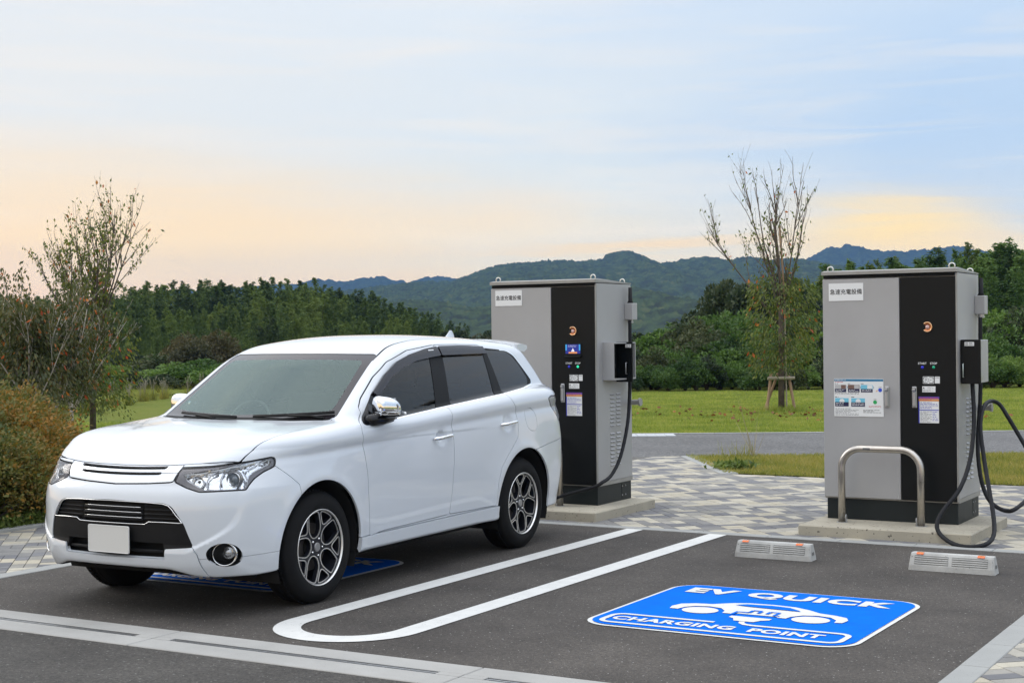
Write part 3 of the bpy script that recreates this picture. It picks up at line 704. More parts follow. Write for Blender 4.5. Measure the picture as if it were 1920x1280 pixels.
rowfill([(0, 630), (918, 628)], 78, -30, 930, 46, .60, .95, darkT+bushR+bushD, 'dark broadleaf tree at the foot of the bamboo grove', 'tree', 'dark trees at the foot of the grove', -.3, 2.0, .9)
rowfill([(820, 606), (880, 598), (960, 598)], 92, 835, 960, 20, .85, 1.03, bushB+darkT, 'brownish tree at the right end of the grove behind the first charger', 'tree', 'brownish trees behind the first charger', -.3, 2.1, .9)
LRb = 'green feathery bamboo rising behind the right charging station'
for d, st, lo, hi in ((80, 18, 1.0, 1.10), (68, 34, .76, .97)):
    rowfill(skyR, d, 1500, 2150, st, lo, hi, protoR[:3]+protoL[:2], LRb, 'bamboo', 'bamboo behind the right station', -.1, wid=1.15)
for p_, py_, s_ in ((1335, 520, 1.0), (1362, 500, 1.1), (1392, 508, 1.05), (1420, 520, .9), (1450, 505, 1.1), (1480, 520, 1.0), (1510, 530, 1.0), (1320, 570, .8), (1535, 545, .9)):
    d = 62+rnd.uniform(-3, 3); zt = zskyline(py_, p_, d); x, y = vw((p_-960)/CAM_F*d, d); s = zt/2.0
    lab(place(rnd.choice(darkT), x, y, 0, s*.62, s), 'tall dark broadleaf tree above the thicket behind the staked tree', 'tree', 'dark broadleaf trees above the right thicket')
# thicket right of the first charger, along the lawn edge
thick = [(1150, 628), (1186, 620), (1230, 615), (1262, 606), (1300, 590), (1330, 582), (1365, 588), (1400, 594), (1450, 590), (1500, 588), (1550, 590), (1850, 590), (1960, 586)]
for d, st, lo, hi, pr, wd in ((58, 30, .88, 1.04, protoR, 1.8), (53, 28, .80, 1.0, bushR+protoR[:1], 1.0), (49, 27, .66, .92, bushR+bushD, .85), (46, 32, .46, .72, bushR+bushD, .85), (43.6, 24, .28, .46, bushD+bushR, .95)):
    px = 1010
    while px < 2120:
        if True:
            p = px+rnd.uniform(-8, 8); top = np.interp(p, [a for a, _ in thick], [b for _, b in thick]); dd = d+rnd.uniform(-.8, .8); zt = zskyline(top, p, dd)*rnd.uniform(lo, hi)
            pr_ = rnd.choice(pr); x, y = vw((p-960)/CAM_F*dd, dd)
            if pr_ in protoR: c = place(pr_, x, y, -.05, zt/8*wd*1.5, zt/8)
            else: c = place(pr_, x, y, -.05, zt/1.25*rnd.uniform(.85, 1.15), zt/1.25)
            nm = 'shrub' if pr_ not in protoR else 'young bamboo'
            lab(c, 'bright green %s in the thicket behind the lawn' % nm, nm if nm == 'shrub' else 'bamboo', '%s plants of the right thicket' % nm)
        px += st*rnd.uniform(.7, 1.2)
# left: undergrowth between the meadow and the grove
for i in range(46):
    p = rnd.uniform(90, 960); d = rnd.uniform(float(np.interp(p, [95, 200, 330, 500], [43, 51, 58, 58])), 76); x, y = vw((p-960)/CAM_F*d, d); pr_ = rnd.choice(bushD+bushR*2+bushB[:1]); s = rnd.uniform(.5, 1.0)*(.55+d/90)
    lab(place(pr_, x, y, -.45, s*1.5, s*.72), 'low green shrub in the undergrowth between meadow and grove', 'shrub', 'shrubs of the left undergrowth')
for i in range(12):
    p = rnd.uniform(330, 420); d = rnd.uniform(66, 76); x, y = vw((p-960)/CAM_F*d, d); s = rnd.uniform(.9, 1.4)
    lab(place(rnd.choice(bushB), x, y, -.3, s, s*1.15), 'brown-leaved shrub at the edge of the grove', 'shrub', 'brown-leaved shrubs at the grove')
for p in protos:
    for ch in list(p.children): bpy.data.objects.remove(ch)
    bpy.data.objects.remove(p)
# ---- azalea hedge with autumn leaves at the left edge of the picture
M_az = leaf_mat('azalea_leaves', [(.055, .085, .016), (.105, .120, .020), (.165, .140, .024), (.25, .140, .022), (.35, .17, .02)], 1.6, .3, rand=.28, fine=.3)
az = [round_tree(300+i, .62, 11500, .036, .92, 60, M_az, 'azalea_bush', sprigs=160, zmin=.10) for i in range(4)]
rz_ = random.Random(5)
for i, (px, d, hh) in enumerate(((-25, 13.5, 1.05), (34, 14.0, .86), (84, 14.5, .66), (112, 15.2, .52), (-60, 14.8, 1.3), (-5, 15.4, 1.22), (55, 15.9, .95), (98, 16.6, .72), (-40, 16.8, 1.35), (25, 17.4, 1.15), (74, 18.2, .88), (112, 19.0, .66), (-10, 19.0, 1.3), (45, 20, 1.0), (90, 21, .75), (-190, 12.6, 1.0), (-330, 12.2, 1.0), (-130, 15, 1.2), (-260, 14, 1.1), (-120, 18, 1.3))):
    c = az[i % 4] if i < 4 else copy_tree(az[i % 4]); x, y = vw((px-960)/CAM_F*d, d); s = hh/.92; c.location = (x, y, -.06); c.scale = (s*.98, s*.98, s); c.rotation_euler = (0, 0, rz_.random()*6)
    lab(c, 'rounded azalea bush with orange and olive leaves in the hedge beside the left pavement', 'bush', 'azalea bushes of the left hedge')
tag(vflat('planting_bed', [(-30, 3.0), (-10.44, 3.0), (-10.44, 15.5), (-30, 15.5)], -.02, soil), kind='structure')
# ---- weeds and grass
def blades(name, pts, hgt, wid, m, label=None, parent=None, seed=1, lean=.5):
    r = np.random.default_rng(seed); n = len(pts); a = r.random(n)*2*pi; h = hgt*r.uniform(.5, 1.3, n); w = wid*r.uniform(.7, 1.3, n)
    dx = np.stack([np.cos(a), np.sin(a), np.zeros(n)], 1); l = np.stack([r.normal(0, lean, n)*h, r.normal(0, lean, n)*h, h], 1)
    V = np.stack([pts-dx*w[:, None]/2, pts+dx*w[:, None]/2, pts+l], 1).reshape(-1, 3); F = np.arange(3*n).reshape(n, 3)
    return tag(fast_mesh(name, V, F, m), kind='stuff')
M_gr = leaf_mat('grass_blades', [(.135, .190, .018), (.215, .285, .028), (.31, .37, .042), (.43, .41, .085)], 1.1, .5, rand=0, fine=.4)
M_gi = leaf_mat('grass_blades_dry', [(.14, .165, .02), (.23, .25, .034), (.33, .30, .05), (.43, .34, .09)], 1.3, .5, rand=0, fine=.4)
r_ = np.random.default_rng(4)
def scatter_poly(P, n, z):
    xs = [p[0] for p in P]; ys = [p[1] for p in P]; out = []
    while len(out) < n:
        x = r_.uniform(min(xs), max(xs), 20000); y = r_.uniform(min(ys), max(ys), 20000)
        c = np.zeros(len(x), bool)
        for i in range(len(P)):
            (x1, y1), (x2, y2) = P[i], P[(i+1) % len(P)]
            cnd = (y1 > y) != (y2 > y); c ^= cnd & (x < (x2-x1)*(y-y1)/((y2-y1) or 1e-9)+x1)
        out += list(zip(x[c], y[c]))
    return np.array([(a, b, z) for a, b in out[:n]])
blades('grass', scatter_poly([(-8.25, ROADL(-8.25)+.0), (-6.84, 16.70), (-5.6, 16.66), (0.5, 16.60), (0.5, ROADL(.5)+.02)], 90000, 0.0), .045, .009, M_gi, seed=2)
# lawn beyond the path: dense near, thinning with distance
dd_ = 24.6+(r_.random(330000)**1.35)*18; px_ = r_.uniform(620, 2250, 330000); rr_ = (px_-960)/CAM_F*dd_
P_ = np.stack([RGT2.x*rr_+FWD2.x*dd_, RGT2.y*rr_+FWD2.y*dd_, np.full(330000, -.015)], 1); P_ = P_[P_[:, 1] > far(P_[:, 0])+.15]
blades('grass', P_, .042, .012, M_gr, seed=3)
dd_ = 14+(r_.random(110000)**1.0)*26; px_ = r_.uniform(-20, 640, 110000); rr_ = (px_-960)/CAM_F*dd_
P_ = np.stack([RGT2.x*rr_+FWD2.x*dd_, RGT2.y*rr_+FWD2.y*dd_, np.array([hgt(a, b) for a, b in zip(rr_, dd_)])], 1); k_ = (P_[:, 1] > 15.8) | (P_[:, 0] < -14)
k_ &= (P_[:, 1] > far(P_[:, 0])+.15) | (P_[:, 1] < ROADL(P_[:, 0])-.1)
blades('grass', P_[k_], .05, .014, M_gr, seed=5)
# weeds along the pavement edge, island tufts
M_weed = leaf_mat('weed_leaves', [(.050, .085, .015), (.09, .14, .022), (.14, .20, .03), (.20, .25, .05)], 2.5, .35, rand=.3, fine=.3)
def weed_patch(x0, y0, x1, y1, n, h, size, name='weeds'):
    C = np.stack([r_.uniform(x0, x1, n), r_.uniform(y0, y1, n), r_.random(n)**1.5*h], 1); V, F = leaves(C, r_.normal(0, 1, (n, 3))+[0, 0, .8], size, .45, -.1, r_); return tag(fast_mesh(name, V, F, M_weed), kind='stuff')
weed_patch(-11.0, 7.0, -10.45, 11.5, 9000, .13, .035); weed_patch(-11.4, 7.5, -10.8, 9.2, 3500, .20, .04)
def tuft(r0, d0, n, h, w, nm, label_, m_=None):
    x, y = vw(r0, d0); t = blades(nm, np.stack([r_.normal(x, w, n), r_.normal(y, w, n), np.zeros(n)], 1), h, .009, m_ or M_gi, seed=int(abs(r0)*10), lean=.28)
    del t['kind']; t['label'] = label_; t['category'] = 'grass tuft'; return t
ppm = lambda px, d: (px-960)/CAM_F*d
tuft(ppm(1354, 20.0), 20.0, 22, .22, .05, 'grass_tuft', 'thin long-bladed grass tuft at the back edge of the grass island, left one')
tuft(ppm(1392, 20.2), 20.2, 60, .20, .08, 'grass_tuft', 'denser tuft of long dark blades on the back edge of the grass island')
tuft(ppm(1411, 20.1), 20.1, 12, .75, .015, 'grass_tuft', 'single tall pale grass stalk at the back edge of the island', mat('straw', (.35, .30, .18), rough=.8))
n = 260; x_, y_ = vw(ppm(1372, 18.4), 18.4); C = np.stack([r_.normal(x_, .11, n), r_.normal(y_, .11, n), r_.random(n)*.09], 1); V, F = leaves(C, r_.normal(0, 1, (n, 3))+[0, 0, .6], .09, .4, 0, r_)
t = fast_mesh('leafy_weed', V, F, M_weed); t['kind'] = 'stuff'
# pampas tufts with pale plumes along the edge of the left meadow
pamp = mat('pampas_plume', (.22, .20, .15), rough=.9)
e0 = empty('pampas_grass'); P0 = np.stack([RNG.normal(0, .10, 150), RNG.normal(0, .10, 150), np.zeros(150)], 1); b1 = blades('blades', P0, .75, .012, M_gi, seed=9, lean=.35); del b1['kind']; b1.parent = e0
q = MB()
for k in range(9):
    a = rnd.random()*6.28; l = rnd.uniform(.05, .3); h = rnd.uniform(.8, 1.15); q.tube([(0, 0, 0), (cos(a)*l*.4, sin(a)*l*.4, h*.75), (cos(a)*l, sin(a)*l, h)], [.004, .006, .018], 5)
q.build('plume', pamp, e0)
for i in range(20):
    p = rnd.uniform(95, 330) if i < 15 else rnd.uniform(260, 480); d = np.interp(p, [95, 200, 330, 480], [41, 49, 56, 57])+rnd.uniform(-1.2, 1.2); x, y = vw(ppm(p, d), d); c = e0 if i == 0 else copy_tree(e0); c.location = (x, y, hgt(ppm(p, d), d)); s = rnd.uniform(.55, .85); c.scale = (s, s, s); c.rotation_euler = (0, 0, rnd.random()*6)
    lab(c, 'pale pampas grass tuft along the far edge of the left meadow', 'grass tuft', 'pampas tufts along the left meadow')
# ---- young staked trees
M_tree = leaf_mat('cherry_leaves', [(.045, .070, .012), (.085, .125, .018), (.135, .175, .025), (.20, .21, .03)], 2.2, .45, rand=.2, fine=.5)
M_red = leaf_mat('red_leaves', [(.40, .07, .02), (.50, .13, .02), (.50, .20, .03)], 3, .4, rand=.1, fine=.6)
def young_tree(name, seed, H, spread, trunk_h, trunk_r, nlimb, leaf_lo, leaf_hi, n_low, mtrunk, lsize=.07, low_r=.55, lowz=(.22, .55), redf=.02, ztop=(.62, 1.0), lm=None):
    """slim vase-shaped tree: trunk, fanned limbs, twigs, sparse leaves above and a fuller skirt of leaves lower down"""
    r = np.random.default_rng(seed); T = empty(name); q = MB(); tips = []
    q.tube([(0, 0, 0), (.01, .0, trunk_h*.5), (.0, .015, trunk_h)], [trunk_r*1.15, trunk_r, trunk_r*.72], 10); q.build('trunk', mtrunk, T, True)
    q = MB(); LC = []; LD = []
    def limb(p, d, L_, rad, lev):
        n_ = 6; P = [Vector(p)]; d = Vector(d).normalized()
        for i in range(n_):
            d = (d+Vector((r.normal(0, .07), r.normal(0, .07), r.normal(.035, .05)))).normalized(); P.append(P[-1]+d*L_/n_)
        q.tube(P, [max(.0022, rad*(1-.78*i/n_)) for i in range(n_+1)], 6 if lev == 0 else 4)
        if lev < 2:
            for k in range((7, 4)[lev]):
                i = r.integers(1+lev*0, n_); a = r.random()*2*pi; s_ = Vector((cos(a), sin(a), .0)); dd = (d*1.15+s_*.55+Vector((0, 0, .3))).normalized(); limb(P[i], dd, L_*r.uniform(.28, .50), rad*.42, lev+1)
        frac = P[-1].z/H
        for i in range(1, n_+1):
            dens = leaf_lo+(leaf_hi-leaf_lo)*max(0, 1-P[i].z/H)
            for _ in range(r.poisson(dens)):
                LC.append(tuple(P[i]+Vector(r.normal(0, .035, 3)))); LD.append((r.normal(0, .6), r.normal(0, .6), -.6))
    for k in range(nlimb):
        a = 2*pi*k/nlimb+r.normal(0, .25); z0 = trunk_h*r.uniform(*ztop); up = r.uniform(1.2, 2.7); L_ = (H-z0)*r.uniform(.78, 1.08); limb((0, 0, z0), (cos(a)*spread, sin(a)*spread, up), L_, trunk_r*.42, 0)
    limb((0, .015, trunk_h), (.02, 0, 1), (H-trunk_h)*.80, trunk_r*.6, 0)
    q.build('branches', mtrunk, T, True)
    for _ in range(n_low//12):    # skirt of leafy shoots
        a = r.random()*2*pi; z = H*r.uniform(*lowz); rr0 = low_r*r.random()**.6*(1-.3*abs(z/H-.35)/.3); c0 = np.array([cos(a)*rr0, sin(a)*rr0, z]); 
        for c in c0+r.normal(0, .075, (12, 3)): LC.append(tuple(c)); LD.append((cos(a), sin(a), -.9))
    LC = np.array(LC); LD = np.array(LD); red = r.random(len(LC)) < redf
    V, F = leaves(LC[~red], LD[~red], lsize, .42, .35, r); tag(fast_mesh('foliage', V, F, lm or M_tree, T), kind='stuff'); V, F = leaves(LC[red], LD[red], lsize*1.15, .5, .35, r); tag(fast_mesh('red_foliage', V, F, M_red, T), kind='stuff')
    return T
x, y = vw(ppm(1464, 31.7), 31.7)
barkb = mat('bark_brown', (.11, .085, .07), rough=.95, noise=.35, nscale=14, bump=.6, bscale=30, bdist=.008)
tR = young_tree('young_cherry_tree', 52, 4.95, .80, 2.6, .062, 6, .14, 1.5, 4800, barkb, .082, .84, (.17, .56), ztop=(.60, .98)); tR.location = (x, y, -.01)
tag(tR, 'slim staked tree with sparse leaves on the lawn between the two charging stations', 'tree')
q = MB(); S_ = empty('tree_support', (x, y, -.01)); wood = mat('stake_wood', (.36, .24, .155), rough=.85, noise=.25, nscale=12, stretch=(1, 1, .2)); woodg = mat('stake_wood_grey', (.34, .30, .24), rough=.85, noise=.25, nscale=12)
def post(P, r0, nm, m_, par): q = MB(); q.tube(P, r0, 10); return q.build(nm, m_, par, 50)
rt = Vector((RGT2.x, RGT2.y, 0)); fw = Vector((FWD2.x, FWD2.y, 0)); Zv = Vector((0, 0, 1))
post([rt*-.31, rt*-.21+Zv*.80], .032, 'post', wood, S_); post([rt*.285, rt*.15+Zv*.80], .032, 'post', wood, S_); post([rt*-.31+fw*.3-rt*0, rt*-.05+fw*.1+Zv*.8], .030, 'post', wood, S_)
post([rt*-.30+Zv*.70-fw*.09, rt*.27+Zv*.70-fw*.09], .036, 'crossbar', woodg, S_); post([rt*.11, rt*.085+Zv*2.5], .018, 'post', woodg, S_); post([rt*.085+Zv*2.4, rt*.0+Zv*3.9], .022, 'post', wood, S_)
q = MB(); q.tube([rt*.085*cos(t)+fw*.085*sin(t)+Zv*.71 for t in np.linspace(0, 2*pi, 16, endpoint=False)], .009, 6, closed=True); q.build('rope_tie', bark, S_)
tag(S_, 'wooden tripod support holding the slim tree on the lawn', 'tree stake')
tR2 = blades('grass_ring', np.stack([r_.normal(0, .22, 900), r_.normal(0, .22, 900), np.zeros(900)], 1), .13, .012, M_gr, seed=8); del tR2['kind']; tR2.parent = S_; tag(tR2, kind='stuff')
d0 = 30.; x, y = vw(ppm(172, d0), d0)
barkb = barkb
tL = young_tree('young_cherry_tree', 34, 4.75, .62, 2.1, .06, 12, .6, 4.6, 3600, barkb, .080, .95, (.15, .50), redf=.03); tL.location = (x, y, -.55)
tag(tL, 'bushy young tree with many bare upright twigs against the sky above the left hedge', 'tree')
M_olive = leaf_mat('olive_leaves', [(.022, .034, .008), (.045, .062, .012), (.075, .088, .018), (.12, .105, .022)], 1.6, .35, rand=.3, fine=.4)
for i, (p, d, h, sd, lb) in enumerate(((100, 24, 2.75, 41, 'small leafy tree with pale stem left of the bushy young tree'), (48, 22, 2.6, 43, 'small leafy tree with orange leaves near the left picture edge, behind the hedge'), (2, 23, 2.75, 47, 'small leafy tree cut by the left picture edge'), (132, 27, 2.7, 44, 'small leafy tree with white stem just beside the bushy young tree'), (72, 29, 2.7, 46, 'small olive-leaved tree between the leafy trees at the left'))):
    x, y = vw(ppm(p, d), d); t = young_tree('small_tree', sd, h, 1.0, 1.2, .035, 7, 1.5, 4, 3300, mat('bark_pale', (.42, .38, .32), rough=.9, noise=.2), .075, .80, (.42, .97), redf=.025, lm=M_olive); t.location = (x, y, hgt(ppm(p, d), d)); tag(t, lb, 'tree')
# fallen leaves on the lawn under the trees
n = 170; a = r_.random(n)*2*pi; rad = r_.random(n)**.7*3.4; cx, cy = vw(ppm(1470, 30.2), 30.2); C = np.stack([cx+np.cos(a)*rad*1.35, cy+np.sin(a)*rad*.8, np.full(n, .02)], 1)
n2 = 200; dl = r_.uniform(22, 31, n2); pl_ = r_.uniform(120, 320, n2); rl = (pl_-960)/CAM_F*dl; C2 = np.stack([RGT2.x*rl+FWD2.x*dl, RGT2.y*rl+FWD2.y*dl, np.array([hgt(a_, b_) for a_, b_ in zip(rl, dl)])+.03], 1)
V, F = leaves(np.concatenate([C, C2]), r_.normal(0, 1, (n+n2, 3))*[1, 1, .1], .085, .7, 0, r_); tag(fast_mesh('fallen_leaves', V, F, leaf_mat('fallen_leaf', [(.10, .03, .015), (.22, .06, .02), (.34, .13, .03), (.16, .08, .04)], 3, .1, rand=0, fine=.8)), kind='stuff')
print('background', time.time()-T0)
# ================================================================== charging stations
steel = mat('cabinet_steel', (.36, .362, .368), rough=.42, metal=.2, noise=.07, nscale=1.6, bump=.05, bscale=8, detail=6)
steel2 = mat('cabinet_roof_steel', (.30, .295, .28), rough=.45, metal=.3, noise=.12, nscale=6)
cabblack = mat('cabinet_black', (.0045, .0055, .006), rough=.38, spec=.22)
plinth = mat('plinth_green_black', (.010, .014, .015), rough=.45, spec=.3, noise=.15, nscale=8)
zinc = mat('zinc_handle', (.42, .43, .45), rough=.33, metal=.8)
hose = mat('cable_rubber', (.006, .0065, .009), rough=.6, spec=.3, noise=.2, nscale=25, bump=.4, bscale=70, bdist=.002)
sticker = mat('sticker_white', (.72, .73, .73), rough=.5)
ink = mat('print_black', (.015, .015, .018), rough=.6)
slabm = mat('concrete_slab', (.35, .32, .255), rough=.9, noise=.16, nscale=2.5, bump=.5, bscale=60, bdist=.003, detail=8, speck=(38, .66, .70, (.09, .08, .065)))
stain = mat('stainless_tube', (.50, .47, .43), rough=.30, metal=.95, noise=.22, nscale=7, bump=.03)
SLZ = .0875
def slab(x0, y0, x1, y1, label):
    q = MB(); q.box(x0, y0, -.1, x1, y1, SLZ, bev=.008)
    return tag(q.build('concrete_slab', slabm), label, 'concrete slab', 'concrete slabs under the charging stations')
slab(-4.224, 11.875, -2.8165, 13.14, 'low speckled concrete slab carrying the right charging station')
slab(-7.52, 11.885, -6.106, 13.15, 'low concrete slab carrying the left charging station behind the car')
def placard(parent, name, x0, z0, x1, z1, y, m, th=.003):
    q = MB(); q.box(x0, y-th, z0, x1, y, z1, bev=.0008); return q.build(name, m, parent)
def txt(parent, name, s, size, x, z, y, m, sx=1, bold=0, spacing=1):
    t = text_obj(name, s, size, m, parent, ext=.0002, sx=sx, bold=bold, spacing=spacing); t.rotation_euler = (radians(90), 0, 0); t.location = (x, y, z); return t
def small_print(parent, x0, x1, z0, z1, y, n, seed, col=None, h=.35, nm='small_print'):
    """rows of tiny printed words"""
    rr = random.Random(seed); q = MB(); dz = (z1-z0)/n
    for i in range(n):
        x = x0; z = z1-dz*(i+.5); xe = x1-(x1-x0)*rr.choice([0, 0, .1, .35])
        while x < xe:
            w = rr.uniform(.008, .028); w = min(w, xe-x)
            q.add([(x, y, z-dz*h*.5), (x+w, y, z-dz*h*.5), (x+w, y, z+dz*h*.5), (x, y, z+dz*h*.5)], [(0, 1, 2, 3)]); x += w+rr.uniform(.003, .008)
    return q.build(nm, col or ink, parent)
def rect(parent, nm, x0, z0, x1, z1, y, m):
    q = MB(); q.add([(x0, y, z0), (x1, y, z0), (x1, y, z1), (x0, y, z1)], [(0, 1, 2, 3)]); return q.build(nm, m, parent)
def disc(parent, nm, x, z, r, y, m, n=20):
    q = MB(); q.poly([(x+r*cos(2*pi*k/n), y, z+r*sin(2*pi*k/n)) for k in range(n)]); return q.build(nm, m, parent)
def charger(x0, y0, lit, label):
    """x0,y0 = front left corner of the 1.135 x 0.745 m cabinet"""
    Wd, D, Z0, H = 1.135, .745, .0, 2.1878-SLZ
    C = empty('charging_station', (x0, y0, SLZ)); b0 = .175; top = H-.070; ys = .508   # door split
    q = MB(); q.box(.022, .028, 0, Wd-.012, D-.01, b0, bev=.003); pb = q.build('plinth', plinth, C)
    q = MB()
    for i in (0, 1):
        for j in (0, 1): q.tube([(Wd-.012, .54+.07*j, .05+.085*i), (Wd-.008, .54+.07*j, .05+.085*i)], .007, 8)
    q.build('bolt', zinc, pb)
    q = MB(); q.box(Wd-.0125, .525, .02, Wd-.0105, .535, .16); q.build('seam', void_c, pb)
    q = MB(); q.box(.005, .025, b0, Wd, D, b0+.035); q.build('base_rail', steel2, C)
    q = MB(); q.box(.006, .022, b0+.035, Wd, D, top+.03, bev=.004); body = q.build('cabinet_body', steel, C)
    q = MB(); q.box(.01, .012, top+.005, Wd-.02, .03, top+.032); q.build('painted_shadow_strip', void_c, C)  # near-black strip paints in the shade between roof lip and doors
    q = MB(); q.box(.006, 0, b0+.012, .006+.655, .022, top, bev=.004); dl = q.build('left_door', steel, C)
    q = MB(); q.box(.006+.660, 0, b0+.012, Wd-.012, .022, top, bev=.004); dr = q.build('right_door', cabblack, C)
    q = MB(); q.box(Wd-.012, .004, b0+.012, Wd-.001, .022, top+.01); q.build('corner_strip', steel2, C)
    # roof: shallow, slightly pitched lid with a rolled front lip
    q = MB(); V = [(0, -.012, top+.036), (Wd+.002, -.012, top+.036), (Wd+.002, D+.006, top+.036), (0, D+.006, top+.036), (0, -.012, H-.006), (Wd+.002, -.012, H-.006), (Wd+.002, D+.006, H-.026), (0, D+.006, H-.026), (.004, .06, H+.004), (Wd-.002, .06, H+.004)]
    q.add(V, [(0, 3, 2, 1), (0, 1, 5, 4), (1, 2, 6, 9, 5), (2, 3, 7, 6), (3, 0, 4, 8, 7), (4, 5, 9, 8), (8, 9, 6, 7)]); rf = q.build('roof', steel2, C)
    for ex, ey in ((.06, .05), (Wd-.05, .05), (.06, D-.07), (Wd-.05, D-.08)):
        q = MB(); zc = H+.015-(.026 if ey > .3 else 0); q.tube([(ex+.024*cos(t), ey, zc+.024*sin(t)) for t in np.linspace(-.6, pi+.6, 14)], .006, 7); q.lathe([(.018, 0), (.018, .008), (.0005, .010)], 12, Matrix.Translation((ex, ey, zc-.024))); q.build('lifting_eye', mat('eye_steel', (.6, .6, .58), rough=.3, metal=.9), rf, True)
    # door handles
    for hx, dd in ((.553, dl), (.783, dr)):
        zb, zt = .972, 1.108
        q = MB(); q.box(hx-.020, -.012, zb-.02, hx+.020, 0, zt+.02, bev=.005); q.box(hx-.015, -.030, zb-.01, hx+.015, -.012, zt-.02, bev=.007); q.lathe([(.0005, .036), (.013, .034), (.017, .026), (.017, 0)], 16, Matrix.Translation((hx, -.0, zt-.006)) @ Matrix.Rotation(radians(90), 4, 'X')); q.build('handle', zinc, dd, 40)
    # name plate with the printed words
    Z = lambda t: H-t
    px0, px1, pz0, pz1 = (.056, .350, Z(.236), Z(.088)) if lit else (.061, .360, Z(.254), Z(.106))
    pn = placard(dl, 'name_plate', px0, pz0, px1, pz1, -.001, sticker); txt(pn, 'lettering', '急速充電設備', .0485, (px0+px1)/2, (pz0+pz1)/2-.001, -.0042, ink, bold=.0007, sx=.96)
    # black door fittings
    bx = .895
    lampm = mat('amber_ring', (.55, .16, .03), rough=.25, metal=.4, coat=.6); lz = H-.482
    Ml = Matrix.Translation((bx, 0, lz)) @ Matrix.Rotation(radians(90), 4, 'X')
    q = MB(); a0, a1 = radians(-140), radians(140); pts_ = [(bx+.036*cos(t), -.010, lz+.038*sin(t)) for t in np.linspace(a0, a1, 26)]
    q.tube(pts_, .0055, 8); lr = q.build('indicator_ring', mat('ring_pale_copper', (.75, .45, .25), rough=.25, metal=.7), dr, True)
    q = MB(); V = []; F = []
    for i, t in enumerate(np.linspace(a0, a1, 26)): V += [(bx+.034*cos(t), -.008, lz+.036*sin(t)), (bx+.019*cos(t), -.003, lz+.020*sin(t))]
    for i in range(25): F.append((2*i, 2*i+2, 2*i+3, 2*i+1))
    q.add(V, F); q.build('amber_reflector', lampm, lr)
    q = MB(); q.lathe([(.0005, .014), (.012, .012), (.0165, .006), (.017, 0)], 20, Ml); q.build('button', mat('button_pink', (.62, .42, .40), rough=.35), lr, True)
    # screen (lit only on the station in use)
    if lit:
        q = MB(); q.box(bx-.092, -.006, 1.385, bx+.092, 0, 1.510, bev=.002); q.box(bx-.085, -.030, 1.372, bx+.085, -.001, 1.386, bev=.003); sf = q.build('screen_frame', cabblack, dr)
        sb = mat('screen_blue', (.005, .01, .08), rough=.3, emit=((.012, .022, .22), 1.0)); sl = mat('screen_cyan', (.02, .2, .4), rough=.3, emit=((.03, .22, .45), 1.0)); so = mat('screen_orange', (.4, .15, .03), rough=.3, emit=((.55, .20, .05), 1.0)); sw_ = mat('screen_white', (.5, .5, .5), rough=.3, emit=((.55, .6, .75), 1.0))
        sc_ = rect(sf, 'screen', bx-.078, 1.408, bx+.078, 1.494, -.0075, sb)
        rect(sc_, 'screen_side', bx-.078, 1.438, bx-.063, 1.494, -.0080, sl); rect(sc_, 'screen_side', bx+.063, 1.438, bx+.078, 1.494, -.0080, sl)
        rect(sc_, 'screen_bar', bx-.045, 1.410, bx+.045, 1.424, -.0080, so)
        q = MB(); q.add([(bx-.018, -.0082, 1.427), (bx+.018, -.0082, 1.427), (bx, -.0082, 1.461)], [(0, 1, 2)]); q.build('warning_triangle', sw_, sc_)
        rect(sc_, 'warning_mark', bx-.0022, 1.435, bx+.0022, 1.450, -.0086, so)
        small_print(sc_, bx-.050, bx+.040, 1.468, 1.489, -.0082, 2, 4, sw_, .22, 'screen_text')
    for lx, s_, col, em in ((bx-.046, 'START', (.01, .015, .35), (.006, .008, .16)), (bx+.046, 'STOP', (.01, .35, .20), (.03, .75, .38) if lit else (.0, .035, .015))):
        txt(dr, 'lettering', s_, .024, lx, 1.318, -.0012, sticker, bold=.0003)
        q = MB(); q.lathe([(.0005, .007), (.008, .006), (.0115, .002), (.0125, 0)], 18, Matrix.Translation((lx, 0, 1.287)) @ Matrix.Rotation(radians(90), 4, 'X'))
        q.build('button_light', mat('start_blue' if s_ == 'START' else ('stop_green_lit' if lit else 'stop_green'), col, rough=.25, emit=(em, 1.0)), dr, True)
    s1 = placard(dr, 'card_reader_label', bx-.042, 1.152, bx+.048, 1.211, -.0, sticker, .002)
    q = MB()
    P_ = [(bx-.036+.078*a, 1.158+.047*b) for a, b in ((0, 0), (1, 0), (1, 1), (0, 1))]
    for i in range(4):
        (xa, za), (xb, zb2) = P_[i], P_[(i+1) % 4]; dx, dz = (xb-xa), (zb2-za)
        for f0, f1 in ((0.0, .38), (.62, 1.0)):
            a_, b_ = (xa+dx*f0, za+dz*f0), (xa+dx*f1, za+dz*f1); e = .0022; q.box(min(a_[0], b_[0])-e, -.0030, min(a_[1], b_[1])-e, max(a_[0], b_[0])+e, -.0022, max(a_[1], b_[1])+e)
    q.build('label_bracket', ink, s1); small_print(s1, bx-.026, bx+.034, 1.165, 1.198, -.0024, 3, 9, None, .3)
    s2 = placard(dr, 'small_label', bx+.055, 1.155, bx+.096, 1.211, -.0, sticker, .002); small_print(s2, bx+.060, bx+.091, 1.196, 1.207, -.0024, 2, 7, None, .35)
    s3 = placard(dr, 'notice_label', bx-.048, 1.082, bx+.060, 1.131, -.0, sticker, .002); small_print(s3, bx-.005, bx+.055, 1.110, 1.127, -.0024, 2, 17, None, .22); small_print(s3, bx-.044, bx+.053, 1.086, 1.106, -.0024, 3, 27, None, .25)
    q = MB(); q.add([(bx-.044, -.0024, 1.111), (bx-.028, -.0024, 1.111), (bx-.036, -.0024, 1.126)], [(0, 1, 2)]); q.build('warning_mark', ink, s3)
